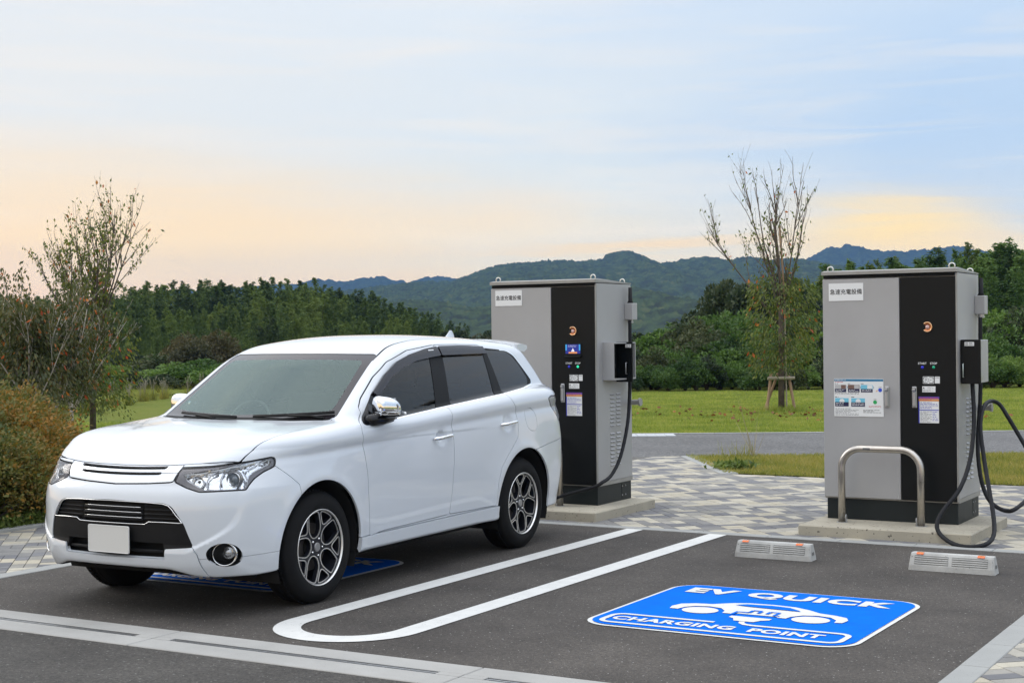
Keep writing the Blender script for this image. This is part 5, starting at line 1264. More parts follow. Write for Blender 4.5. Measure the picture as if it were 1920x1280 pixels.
def part(name, M, m, parent, mirror='join', offset=0, flange=.012, label=None):
    """mirror: 'join' one panel across the middle, 'both' one panel each side, 'right' only the side we see"""
    if len(M[2]) == 0: return []
    V, Nn, T = M
    if offset: V = V+Nn*offset
    M = flanged((V, Nn, T), flange); res = []
    for q in ([merge([M, mirrored(M)])] if mirror == 'join' else [M, mirrored(M)] if mirror == 'both' else [M]):
        o = mesh_obj(name, q[0], q[2], m, parent, normals=q[1]); 
        if label: o['label'] = label
        res.append(o)
    return res
def cut(M, s, gap=.0):
    """(inside, outside) of the level set s, leaving a gap between them"""
    return clipm(M, s+gap/2), clipm(M, -s+gap/2)

# ---- materials of the car
paint = mat('car_white_paint', (.60, .635, .68), rough=.32, coat=1.0, coatr=.03, spec=.5)
b_ = paint.node_tree.nodes['Principled BSDF']
blackp = mat('car_black_plastic', (.007, .007, .0075), rough=.6, spec=.25, noise=.25, nscale=30, bump=.25, bscale=400, bdist=.0005)
glossblack = mat('car_gloss_black', (.006, .006, .008), rough=.14, spec=.35)
chrome = mat('car_chrome', (.82, .83, .84), rough=.07, metal=1)
satin = mat('car_satin_silver', (.55, .56, .58), rough=.28, metal=1)
dark = mat('car_interior_dark', (.025, .026, .028), rough=.8, noise=.2)
void = mat('car_gap_dark', (.006, .006, .006), rough=.9)
rubber = mat('tyre_rubber', (.0065, .0065, .007), rough=.8, spec=.22, noise=.3, nscale=18, bump=.3, bscale=120, bdist=.001)
def glass_mat(name, tint, refl_rough=.01, opacity=.3, ior=1.5, dens=(.05, .06, .06), gtint=(1, 1, 1)):
    if name in MATS: return MATS[name]
    m = bpy.data.materials.new(name); m.use_nodes = True; t = m.node_tree; n = t.nodes; n.clear(); L = t.links.new
    o = n.new('ShaderNodeOutputMaterial'); tr = n.new('ShaderNodeBsdfTransparent'); tr.inputs[0].default_value = c4(tint)
    df = n.new('ShaderNodeBsdfDiffuse'); df.inputs[0].default_value = c4(dens)
    gl = n.new('ShaderNodeBsdfGlossy'); gl.inputs['Roughness'].default_value = refl_rough; gl.inputs[0].default_value = c4(gtint)
    m1 = n.new('ShaderNodeMixShader'); m1.inputs[0].default_value = opacity; L(tr.outputs[0], m1.inputs[1]); L(df.outputs[0], m1.inputs[2])
    fr = n.new('ShaderNodeFresnel'); fr.inputs[0].default_value = ior
    m2 = n.new('ShaderNodeMixShader'); L(fr.outputs[0], m2.inputs[0]); L(m1.outputs[0], m2.inputs[1]); L(gl.outputs[0], m2.inputs[2]); L(m2.outputs[0], o.inputs[0])
    MATS[name] = m; return m
gl_ws = glass_mat('windscreen_glass', (.72, .82, .78), refl_rough=0, opacity=.04, ior=1.75, dens=(.30, .38, .35), gtint=(.78, .96, .92))
gl_side = glass_mat('side_glass', (.55, .66, .63), refl_rough=0, opacity=.03, ior=1.46, dens=(.05, .06, .06))
gl_dark = glass_mat('privacy_glass', (.10, .11, .12), refl_rough=0, opacity=.35, ior=1.52, dens=(.012, .013, .016))
gl_lamp = glass_mat('lamp_lens', (.96, .97, .98), opacity=.0, ior=1.4)

CAR = empty('parked_car', (-6.6986, 6.6094, 0), .0241)
tag(CAR, 'white five-door SUV with blank number plate parked nose outward on the left charging bay', 'car')
M0 = surface_mesh()
M0 = clipm(M0, -M0[0][:, 0])
M0[0][np.abs(M0[0][:, 0]) < 1e-6, 0] = 0
# underside
under = clipm(M0, np.maximum(M0[1][:, 2]+.80, M0[0][:, 2]-.36)); M0 = clipm(M0, np.minimum(M0[1][:, 2]+.80, .0)*-1 if False else -np.maximum(M0[1][:, 2]+.80, M0[0][:, 2]-.36))
# wheel arches
FAc, RAc = (.937, .36), (3.640, .368)
def arch_s(V): return np.minimum(np.hypot(V[:, 1]-FAc[0], V[:, 2]-FAc[1])-.420, np.hypot(V[:, 1]-RAc[0], V[:, 2]-RAc[1])-.422)
shell0 = clipm(M0, -arch_s(M0[0])-.0); M0 = shell0
under = clipm(under, -arch_s(under[0]))
part('underbody', under, void, CAR, 'join', 0, 0)
B = M0

# ---- outlines of panels, lamps and panes, read in the plane each one is best seen in
P_HOOD = [(-.1, .131), (0, .131), (.20, .137), (.36, .152), (.45, .170), (.55, .202), (.63, .245), (.69, .292), (.735, .335), (.752, .40), (.765, .47), (.780, .56), (.783, .70), (.778, .87), (.765, 1.05), (.745, 1.22), (.725, 1.31), (.70, 1.262), (.5, 1.165), (.3, 1.103), (0, 1.068), (-.1, 1.068)]
P_WS = [(-.1, 1.563), (0, 1.563), (.3, 1.562), (.60, 1.557), (.628, 1.545), (.672, 1.36), (.728, 1.150), (.70, 1.139), (.5, 1.131), (0, 1.118), (-.1, 1.118)]
P_WSI = [(-.1, 1.524), (0, 1.524), (.3, 1.523), (.555, 1.517), (.583, 1.500), (.622, 1.36), (.664, 1.205), (.64, 1.188), (.5, 1.178), (0, 1.164), (-.1, 1.164)]
P_GRILLE = [(-.1, .97), (.452, .97), (.449, .905), (.437, .87), (.424, .828), (.405, .822), (.25, .812), (0, .803), (-.1, .803)]
P_HL = [(.452, .909), (.418, .826), (.494, .793), (.58, .767), (.724, .770), (.852, .771), (.862, .794), (.891, .833), (.936, .866), (1.002, .897), (1.003, .934), (.995, .951), (.974, .955), (.886, .942), (.809, .933), (.649, .918)]
P_FOG = [(.616, .410), (.645, .446), (.699, .466), (.761, .462), (.807, .435), (.828, .391), (.818, .348), (.780, .325), (.724, .322), (.662, .337), (.625, .370)]
P_FDOOR = [(1.500, 1.170), (1.500, 1.205), (1.564, 1.264), (1.774, 1.403), (1.966, 1.501), (2.264, 1.576), (2.654, 1.612), (2.652, 1.529), (2.585, 1.306), (2.540, 1.163), (2.535, 1.067), (2.556, .944), (2.557, .763), (2.541, .583), (2.516, .389), (1.972, .379), (1.640, .374), (1.486, .357), (1.468, .49), (1.448, .768), (1.410, .99), (1.392, 1.055), (1.420, 1.111)]
P_RDOOR = [(2.654, 1.612), (2.986, 1.611), (3.30, 1.604), (3.386, 1.568), (3.417, 1.366), (3.418, 1.218), (3.440, 1.172), (3.505, 1.091), (3.528, .985), (3.507, .883), (3.419, .812), (3.335, .752), (3.245, .670), (3.19, .548), (3.183, .383), (2.854, .383), (2.516, .389), (2.541, .583), (2.557, .763), (2.556, .944), (2.535, 1.067), (2.540, 1.163), (2.585, 1.306), (2.652, 1.529)]
P_DLO = [(1.507, 1.15), (1.557, 1.198), (1.67, 1.293), (1.863, 1.412), (2.049, 1.494), (2.225, 1.537), (2.474, 1.575), (2.648, 1.591), (2.956, 1.594), (3.391, 1.578), (3.725, 1.555), (3.81, 1.522), (3.915, 1.406), (3.994, 1.315), (3.977, 1.275), (3.788, 1.246), (3.405, 1.213), (2.526, 1.157), (1.935, 1.119), (1.667, 1.101), (1.469, 1.090), (1.448, 1.105)]
P_FG = [(1.65, 1.155), (1.70, 1.281), (1.80, 1.36), (1.927, 1.42), (2.108, 1.49), (2.306, 1.53), (2.54, 1.555), (2.419, 1.160), (2.0, 1.130), (1.70, 1.109), (1.662, 1.12)]
P_RG = [(2.72, 1.56), (3.325, 1.56), (3.302, 1.220), (2.622, 1.176)]
P_QG = [(3.385, 1.562), (3.695, 1.552), (3.763, 1.531), (3.862, 1.44), (3.935, 1.331), (3.915, 1.280), (3.805, 1.259), (3.434, 1.228)]
P_VF = [(1.67, 1.293), (1.795, 1.374), (1.916, 1.439), (2.047, 1.491), (2.225, 1.537), (2.474, 1.575), (2.647, 1.590), (2.661, 1.526), (2.521, 1.516), (2.306, 1.494), (2.108, 1.451), (1.927, 1.387), (1.744, 1.279), (1.705, 1.270)]
P_VR = [(2.671, 1.591), (2.956, 1.592), (3.322, 1.585), (3.354, 1.530), (3.006, 1.529), (2.676, 1.527)]
P_FUEL = [(3.652, 1.075), (3.681, 1.099), (3.749, 1.097), (3.808, 1.069), (3.838, 1.007), (3.838, .935), (3.797, .913), (3.725, .919), (3.675, .951), (3.650, 1.018)]
P_INT = [(-.1, .711), (0, .711), (.393, .703), (.450, .685), (.490, .636), (.530, .577), (.575, .443), (.400, .431), (.394, .373), (-.1, .371)]
P_TAIL = [(4.03, 1.160), (4.09, 1.182), (4.25, 1.180), (4.60, 1.16), (4.62, .93), (4.42, .965), (4.30, .955), (4.16, 1.05)]
fr_only = lambda V, Nn: V[:, 1]-.9
# windscreen
ws_x = lambda V, Nn: np.maximum(V[:, 1]-2.25, Nn[:, 2]-.93)
s = reg(B, 'front', P_WS, .02, ws_x); wsM, B = cut(B, s)
s = reg(wsM, 'front', P_WSI, .03); wsI, wsF = cut(wsM, s)
part('windscreen', wsI, gl_ws, CAR, 'join', -.004, 0)
part('windscreen_frit', wsF, mat('ceramic_frit', (.020, .017, .020), rough=.15, coat=.15, spec=.4), CAR, 'join', -.004, .01)
# bonnet and the black cowl behind it
s = reg(B, 'top', P_HOOD, .015, lambda V, Nn: .86-V[:, 2]); hood, B = cut(B, s, .005)
part('bonnet', hood, paint, CAR, 'join', 0, .018)
s = np.maximum(B[0][:, 0]-.712, np.maximum(B[0][:, 1]-(1.17+.37*B[0][:, 0]**2), np.maximum(.98-B[0][:, 1], 1.085-B[0][:, 2])))
cowl, B = cut(B, s); part('cowl_panel', cowl, blackp, CAR, 'join', -.006, .004)
# front: grille, headlamps, intake, fog lamp pockets
s = reg(B, 'front', P_GRILLE, .0, fr_only); gr, B = cut(B, s, .009)
s = reg(B, 'corner', P_HL, .012, fr_only); hl, B = cut(B, s, .004)
s = reg(B, 'front', P_INT, .018, fr_only); intake, B = cut(B, s)
s = reg(B, 'corner', P_FOG, .03, fr_only); fog, B = cut(B, s)
# sides: glass openings
sd = lambda V, Nn: np.maximum(.55-V[:, 0], .98-V[:, 2]*1)
s = reg(B, 'side', P_DLO, .03, sd); dlo, B = cut(B, s)
rg = clipm(B, np.maximum(np.maximum(4.0-B[0][:, 1]+0*B[0][:, 0], 1.13-B[0][:, 2]), np.maximum(B[0][:, 2]-1.50, np.maximum(B[0][:, 0]-.60, 0.0-B[1][:, 1]+.3))))
B = clipm(B, -np.maximum(np.maximum(4.0-B[0][:, 1], 1.13-B[0][:, 2]), np.maximum(B[0][:, 2]-1.50, np.maximum(B[0][:, 0]-.60, .3-B[1][:, 1]))))
part('rear_window', rg, gl_dark, CAR, 'join', -.004, 0)
s = reg(B, 'side', P_TAIL, .02, lambda V, Nn: .45-V[:, 0]); tail, B = cut(B, s, .004)
shell_open = B      # everything but openings: used for the dark inner skin behind the gaps
# doors, fuel flap
sx = lambda V, Nn: .5-V[:, 0]
s = reg(B, 'side', P_FDOOR, .02, sx); fdoor, B = cut(B, s, .0055)
s = reg(B, 'side', P_RDOOR, .02, sx); rdoor, B = cut(B, s, .0055)
s = reg(B, 'side', P_FUEL, .02, sx); fuel = clipm(B, s+.0015); B = clipm(B, -s+.0015)
# sill skirt between the arches
s = np.maximum(np.maximum(B[0][:, 2]-(.366+.006*(B[0][:, 1]-1.5)), 1.30-B[0][:, 1]), np.maximum(B[0][:, 1]-3.30, .5-B[0][:, 0])); skirt, B = cut(B, s, .005)
# front bumper / wing joint, bumper lower spoiler, rear bumper
P_FB = [(-.3, -1), (-.3, .93), (.30, .93), (.527, .905), (.611, .839), (.690, .775), (.72, .60), (.72, -1)]
s = reg(B, 'side', P_FB, 0); s = np.where(B[0][:, 1] > 1.0, .2, np.where((B[0][:, 1] < .35) & (B[0][:, 2] < .90), -.1, s)); fb, B = cut(B, s, .004)
P_LIP = [(-.1, .368), (0, .368), (.394, .371), (.40, .431), (.575, .443), (.597, .40), (.606, .33), (.64, .20), (-.1, .2)]
s = reg(fb, 'front', P_LIP, .0, fr_only); lip, fb = cut(fb, s, .004)
s = np.maximum(fb[0][:, 2]-(.372+.05*np.clip(fb[0][:, 1]-.2, 0, 1)), .60-fb[0][:, 0]); fbl, fb = cut(fb, s, .003); fb = merge([fb, fbl])
s = np.maximum(3.75-B[0][:, 1], B[0][:, 2]-(.775+.12*(B[0][:, 1]-3.87))); rb, B = cut(B, s, .004)
s = np.maximum(4.38-B[0][:, 1]-0*B[0][:, 0], np.maximum(B[0][:, 0]-.70, .55-B[1][:, 1])); tg, B = cut(B, s, .005)
# roof with its black ditch strips
xr = lambda V: np.interp(V[:, 1], [1.9, 2.0, 2.12, 2.26, 2.49, 2.97, 4.0, 4.3], [.628, .620, .600, .583, .565, .556, .555, .55])
V = B[0]; s = np.maximum(np.maximum(V[:, 0]-xr(V), 1.50-V[:, 2]), np.maximum(1.80-V[:, 1], V[:, 1]-4.6)); roof, B = cut(B, s, 0)
V = B[0]; s = np.maximum(np.maximum(V[:, 0]-xr(V)-.014*np.clip((3.2-V[:, 1])/.9, .35, 1), 1.50-V[:, 2]), np.maximum(1.9-V[:, 1], V[:, 1]-4.2)); ditch, B = cut(B, s, 0)
part('roof', roof, paint, CAR, 'join', 0, .008)
part('roof_ditch_strip', ditch, blackp, CAR, 'both', -.004, 0)
part('body', B, paint, CAR, 'join', 0, .016)
part('front_bumper', fb, paint, CAR, 'join', 0, .02)
part('bumper_spoiler', lip, paint, CAR, 'join', .004, .03)
part('rear_bumper', rb, paint, CAR, 'join', 0, .015)
part('tailgate', tg, paint, CAR, 'join', 0, .015)
part('sill_skirt', skirt, paint, CAR, 'both', .015, .03)
part('fuel_flap', fuel, paint, CAR, 'right', 0, .006)
FD = part('front_door', fdoor, paint, CAR, 'both', 0, .012)
RD = part('rear_door', rdoor, paint, CAR, 'both', 0, .012)
part('inner_skin', shell_open, void, CAR, 'join', -.013, 0)
# ---- glass along the side
s = reg(dlo, 'side', P_FG, .03); fg, rest = cut(dlo, s)
s = reg(rest, 'side', P_RG, .02); rgl, rest = cut(rest, s)
s = reg(rest, 'side', P_QG, .03); qg, rest = cut(rest, s)
# chrome strip under and behind the glass
V = rest[0]; belt = np.interp(V[:, 1], [1.47, 1.667, 1.935, 2.526, 3.405, 3.788, 4.0], [1.090, 1.101, 1.119, 1.157, 1.213, 1.246, 1.262])
dl = sdpoly(PROJ['side'](V), fillet(P_DLO, .03))
s = np.maximum(-dl-.011, np.where((V[:, 1] > 3.60) | (V[:, 2] < belt+.03), -.1, .1)); s = np.maximum(s, 1.86-V[:, 1]); chr_, rest = cut(rest, s)
part('side_pillar_trim', rest, mat('pillar_black', (.004, .004, .005), rough=.5, spec=.2), CAR, 'both', -.003, .008)
part('window_chrome_strip', chr_, chrome, CAR, 'both', .001, .008)
for a, b in zip(FD, part('window', fg, gl_side, CAR, 'both', -.006, 0)): b.parent = a
for a, b in zip(RD, part('window', rgl, gl_dark, CAR, 'both', -.006, 0)): b.parent = a
part('quarter_window', qg, gl_dark, CAR, 'both', -.004, 0)
s = reg(dlo, 'side', P_VF, .008); vf = clipm(dlo, s); s = reg(dlo, 'side', P_VR, .01); vr = clipm(dlo, s)
smoke = glass_mat('smoked_visor', (.10, .09, .13), opacity=.55, ior=1.5, dens=(.022, .02, .03))
for a, b in zip(FD, part('rain_visor', vf, smoke, CAR, 'both', .022, .018)): b.parent = a
for a, b in zip(RD, part('rain_visor', vr, smoke, CAR, 'both', .022, .018)): b.parent = a
print('car shell', time.time()-T0)
# ------------------------------------------------------------------ lamps, grille, wheels and fittings of the car
def bis(Pf, lo, hi, n=260):
    t = np.linspace(lo, hi, n); v = np.array([field(*Pf(q))for q in t]).ravel(); i = int(np.argmax(v < 0)); a, b = t[max(i-1, 0)], t[i]
    for _ in range(18):
        m_ = (a+b)/2
        if field(*Pf(m_)) < 0: b = m_
        else: a = m_
    P = np.array(Pf(b), float); g = grad(P[None])[0]; return P, g/np.linalg.norm(g)
def sC(a, z, push=0): P, n_ = bis(lambda t: (np.float64(a*.863-t*.504), np.float64(a*.504+t*.863), np.float64(z)), -.6, .8); return Vector(P+n_*push)
def sF(x, z, push=0): P, n_ = bis(lambda t: (np.float64(x), np.float64(t), np.float64(z)), -.1, 1.4); return Vector(P+n_*push)
def sS(y, z, push=0): P, n_ = bis(lambda t: (np.float64(1.05-t), np.float64(y), np.float64(z)), 0, .9); return Vector(P+n_*push)
def sT(x, y, push=0): P, n_ = bis(lambda t: (np.float64(x), np.float64(y), np.float64(1.8-t)), 0, 1.2); return Vector(P+n_*push)
def mir(P): return [Vector((-p[0], p[1], p[2])) for p in P]
def frame_to(p, d, up=(0, 0, 1)):
    """matrix placing local +Z along d at p"""
    z = Vector(d).normalized(); x = Vector(up).cross(z).normalized(); y = z.cross(x)
    return Matrix(((x.x, y.x, z.x, p[0]), (x.y, y.y, z.y, p[1]), (x.z, y.z, z.z, p[2]), (0, 0, 0, 1)))
MX = Matrix.Diagonal((-1, 1, 1, 1))
def both(name, mb, m, parent, smooth=True):
    o = mb.build(name, m, parent, smooth); mb2 = MB(); mb2.add([(-v[0], v[1], v[2]) for v in mb.V], [f[::-1] for f in mb.F]); o2 = mb2.build(name, m, parent[1] if isinstance(parent, list) else parent, smooth); return o, o2
# ---- grille
zl = lambda V, c, k: V[:, 2]-(c+.018*(np.abs(V[:, 0])/.4)**2)-k
Vg = gr[0]; zz = Vg[:, 2]-.012*(np.abs(Vg[:, 0])/.42)**2
slot1 = np.maximum(np.abs(zz-.8975)-.0088, Vg[:, 0]-.345-.6*(zz-.8975))
slot2 = np.maximum(np.abs(zz-.8655)-.0085, Vg[:, 0]-.325-1.1*(zz-.8655))
line2 = np.abs(zz-.8665)-.0016
gg = clipm(gr, -np.minimum(slot1, slot2))
zz = gg[0][:, 2]-.012*(np.abs(gg[0][:, 0])/.42)**2
gsil = mat('grille_silver', (.74, .76, .79), rough=.16, metal=.55, coat=.6)
up_, low_ = clipm(gg, .8665+.0016-zz), clipm(gg, zz-.8665+.0016)
up_ = clipm(up_, up_[0][:, 2]-(.915+.006*(up_[0][:, 0]/.42)**2))
part('grille_bar', up_, gsil, CAR, 'join', -.002, .012); part('grille_bar', low_, gsil, CAR, 'join', -.002, .014)
part('grille_backing', gr, void, CAR, 'join', -.030, 0)
# ---- lower intake
ib = MB(); ib.box(-.50, .125, .36, .50, .15, .70); ib.build('intake_backing', void, CAR)
Vi = intake[0]; ax_ = np.abs(Vi[:, 0])
edge_top = np.where(ax_ < .262, .572, np.where(ax_ > .285, .590, .572+(ax_-.262)/.023*.018))
edge_bot = np.where(ax_ < .385, .462, .40)
mid = clipm(intake, np.maximum(Vi[:, 2]-edge_top, edge_bot-Vi[:, 2]))
part('bumper_centre_panel', mid, blackp, CAR, 'join', -.006, .03)
upg = clipm(intake, edge_top+.004-Vi[:, 2])
sideg = clipm(upg, .245-np.abs(upg[0][:, 0]))
part('grille_insert', clipm(upg, np.where(True, .0, 0)-1+0*upg[0][:, 0]), void, CAR, 'join', -.045, 0)
part('grille_side_panel', sideg, blackp, CAR, 'both', -.028, .0)
for k in range(4):
    z0 = .606+k*.0265
    b1 = MB(); xs_ = np.linspace(.25, .505-.035*k*.75, 8); b1.tube([sF(x, z0, -.020) for x in xs_], .0062, 8); both('grille_slat', b1, blackp, CAR)
for k in range(3):
    z0 = .609+k*.0315; b1 = MB(); b1.tube([sF(x, z0+.0, -.012) for x in np.linspace(-.232+.004*k, .232-.004*k, 13)], .0026, 6); b1.build('chrome_bar', chrome, CAR, True)
    b1 = MB(); b1.tube([sF(x, z0-.012, -.020) for x in np.linspace(-.24, .24, 9)], .008, 6); b1.build('grille_slat', blackp, CAR, True)
path = [(0, .7045), (.15, .7040), (.28, .7020), (.385, .6975), (.425, .688), (.450, .668), (.475, .637), (.500, .610), (.517, .588), (.50, .5855), (.40, .589), (.29, .5885), (.262, .5725), (.15, .5715), (0, .5715)]
full = path+[(-x, z) for x, z in path[::-1][1:-1]]
b1 = MB(); b1.tube([sF(x, z, -.001) for x, z in full], .0030, 6, closed=True); b1.build('chrome_surround', chrome, CAR, True)
lw = MB(); lw.tube([sF(x, .415, -.03) for x in np.linspace(-.38, .38, 9)], .010, 8); lw.build('intake_slat', blackp, CAR, True)
# ---- blank number plate
pl = MB(); pts = fillet([(-.165, -.0825), (.165, -.0825), (.165, .0825), (-.165, .0825)], .012, 4)
Mp = Matrix.Translation((0, -.002, .475)) @ Euler((radians(90), 0, 0)).to_matrix().to_4x4()
pl.prism(pts, 0, .006, Mp); PLT = pl.build('number_plate', mat('plate_white', (.60, .60, .58), rough=.35, coat=.3), CAR)
rim_ = MB(); rim_.tube([Mp @ Vector((x*.985, y*.972, .006)) for x, y in pts], .0022, 6, closed=True); rim_.build('plate_rim', mat('plate_rim_white', (.70, .70, .69), rough=.3), PLT, True)
hld = MB(); hld.box(-.12, .0, .42, .12, .05, .53); hld.build('plate_holder', blackp, CAR)
# ---- headlamps
lampchrome = mat('lamp_chrome', (.78, .79, .81), rough=.13, metal=1, noise=.12, nscale=22, bump=.5, bscale=14, bdist=.02)
lampgrey = mat('lamp_bezel_grey', (.16, .15, .165), rough=.25, coat=.5)
lampled = mat('lamp_light_guide', (.80, .82, .84), rough=.2, coat=.4)
hs_ = reg(hl, 'corner', P_HL, .012)
rimM = clipm(hl, -hs_-.006); ins = clipm(hl, hs_+.006)
P_BR = [(.468, .872), (.535, .884), (.651, .901), (.747, .918), (.856, .929), (.962, .944), (.982, .936), (.980, .912), (.880, .869), (.862, .850), (.858, .812), (.836, .782), (.603, .783), (.500, .832)]
bs = reg(ins, 'corner', P_BR, .01); bez = clipm(ins, -bs); bri = clipm(ins, bs)
HLr, HLl = None, None
for mi in (0, 1):
    mf = (lambda M: mirrored(M)) if mi else (lambda M: M)
    X = MX if mi else Matrix.Identity(4)
    def pc(nm, M, m_, off, fl, par): return part(nm, mf((M[0], M[1], M[2])), m_, par, 'right', off, fl)[0]
    H = pc('headlight', ins, gl_lamp, 0, 0, CAR)
    pc('lamp_seal', rimM, void, -.004, .01, H); pc('lamp_bezel', bez, lampgrey, -.009, .02, H)
    pc('lamp_housing', bri, lampchrome, -.052, 0, H)
    wall = flanged((bri[0]-bri[1]*.01, bri[1], bri[2]), .045); k0 = len(bri[2]); wl = (wall[0], wall[1], wall[2][k0:]); wl = clipm(wl, np.full(len(wl[0]), -1.)); wl = mf(wl); mesh_obj('lamp_wall', wl[0], wl[2], lampchrome, H, normals=wl[1])
    def bb(nm, mb, m_):
        V_ = [tuple(X @ Vector(v)) for v in mb.V]; F_ = [f[::-1] for f in mb.F] if mi else mb.F
        return mesh_obj(nm, V_, F_, m_, H, smooth=True)
    fwd = Vector((.30, -.95, 0))
    c = sC(.785, .8475, -.040)
    q = MB(); q.lathe([(.030, -.01), (.0365, .012), (.041, .016), (.0455, .010), (.047, -.03)], 32, frame_to(c, fwd)); bb('projector_ring', q, chrome)
    q = MB(); q.lathe([(.0005, .026), (.010, .0245), (.020, .019), (.028, .010), (.0335, .0), (.034, -.01)], 28, frame_to(c, fwd)); bb('projector_lens', q, mat('projector_glass', (.10, .13, .16), rough=.03, coat=1, spec=.8))
    q = MB(); q.lathe([(.034, -.012), (.058, .0), (.060, .004)], 28, frame_to(c, fwd)); bb('projector_shroud', q, mat('lamp_bright', (.62, .63, .66), rough=.22, metal=.8))
    c2 = sC(.565, .838, -.050)
    q = MB(); q.lathe([(.002, -.012), (.014, -.010), (.03, .004), (.041, .024)], 24, frame_to(c2, fwd)); bb('reflector_bowl', q, lampchrome)
    q = MB(); q.lathe([(.0005, .012), (.006, .010), (.009, 0), (.009, -.02)], 12, frame_to(c2, fwd)); bb('bulb', q, glossblack)
    for nm, pp, rr in (('light_guide', [(.475, .868), (.505, .8765), (.56, .880), (.62, .884)], .0042), ('light_guide', [(.640, .893), (.70, .903), (.76, .912), (.84, .918)], .0042),
                       ('divider_fin', [(.690, .782), (.640, .786), (.618, .805), (.624, .84), (.648, .872), (.690, .895)], .0048), ('divider_fin', [(.492, .855), (.490, .842), (.515, .828), (.560, .806), (.600, .791)], .0045),
                       ('light_guide', [(.882, .872), (.925, .893), (.968, .915), (.976, .925), (.972, .937), (.962, .938), (.905, .915), (.872, .900), (.862, .880)], .0040), ('divider_fin', [(.712, .80), (.705, .83), (.712, .86), (.735, .885)], .006), ('divider_fin', [(.855, .79), (.860, .83), (.845, .86), (.83, .885)], .005)):
        P_ = [sC(a, z, -.022) for a, z in pp]; q = MB(); q.tube(P_, rr, 7); bb(nm, q, lampled if nm == 'light_guide' else mat('lamp_bright', (.62, .63, .66)))
# ---- fog lamps
for mi in (0, 1):
    X = MX if mi else Matrix.Identity(4)
    Fm = mirrored(fog) if mi else fog
    o = part('fog_light', Fm, blackp, CAR, 'right', -.055, 0)[0]
    wall = flanged((fog[0]-fog[1]*0, fog[1], fog[2]), .056); wl = (wall[0], wall[1], wall[2][len(fog[2]):]); wl = clipm(wl, np.full(len(wl[0]), -1.)); wl = mirrored(wl) if mi else wl; mesh_obj('fog_pocket', wl[0], wl[2], blackp, o, normals=wl[1])
    d_ = Vector((.504, -.863, .0)); c = sC(.728, .394, -.012)
    def bb2(nm, mb, m_):
        V_ = [tuple(X @ Vector(v)) for v in mb.V]; F_ = [f[::-1] for f in mb.F] if mi else mb.F
        return mesh_obj(nm, V_, F_, m_, o, smooth=True)
    Fr = frame_to(c, d_); q = MB(); q.tube([Fr @ Vector((.071*cos(t), .067*sin(t), 0)) for t in np.linspace(0, 2*pi, 40, endpoint=False)], .0035, 7, closed=True); bb2('fog_chrome_ring', q, chrome)
    q = MB(); q.tube([Fr @ Vector((.069*cos(t), .065*sin(t), -.004)) for t in np.linspace(-.9, 1.3, 16)], [.002+.006*sin(pi*k/15) for k in range(16)], 7); bb2('fog_chrome_ring', q, chrome)
    c2 = sC(.752, .394, -.036); Fr = frame_to(c2, Vector((.25, -.97, 0))); q = MB(); q.lathe([(.0005, .014), (.012, .012), (.024, .006), (.031, -.002), (.038, .001), (.040, -.02)], 24, Fr); bb2('fog_lens', q, mat('fog_glass', (.35, .36, .38), rough=.06, metal=.7, coat=1, bump=.5, bscale=60, noise=.3, nscale=40))
# ---- wheel arch liners
for cy_, cz_ in (FAc, RAc):
    q = MB(); V_ = []; F_ = []; n_ = 28
    for i in range(n_+1):
        a = radians(-25+230*i/n_); V_ += [(.868, cy_+.428*cos(a), cz_+.428*sin(a)), (.42, cy_+.428*cos(a), cz_+.428*sin(a))]
        if i: F_.append((2*i-2, 2*i, 2*i+1, 2*i-1))
    V_.append((.42, cy_, cz_)); k = len(V_)-1
    for i in range(n_): F_.append((2*i+1, 2*i+3, k))
    q.add(V_, F_); both('wheel_arch_liner', q, void, CAR)
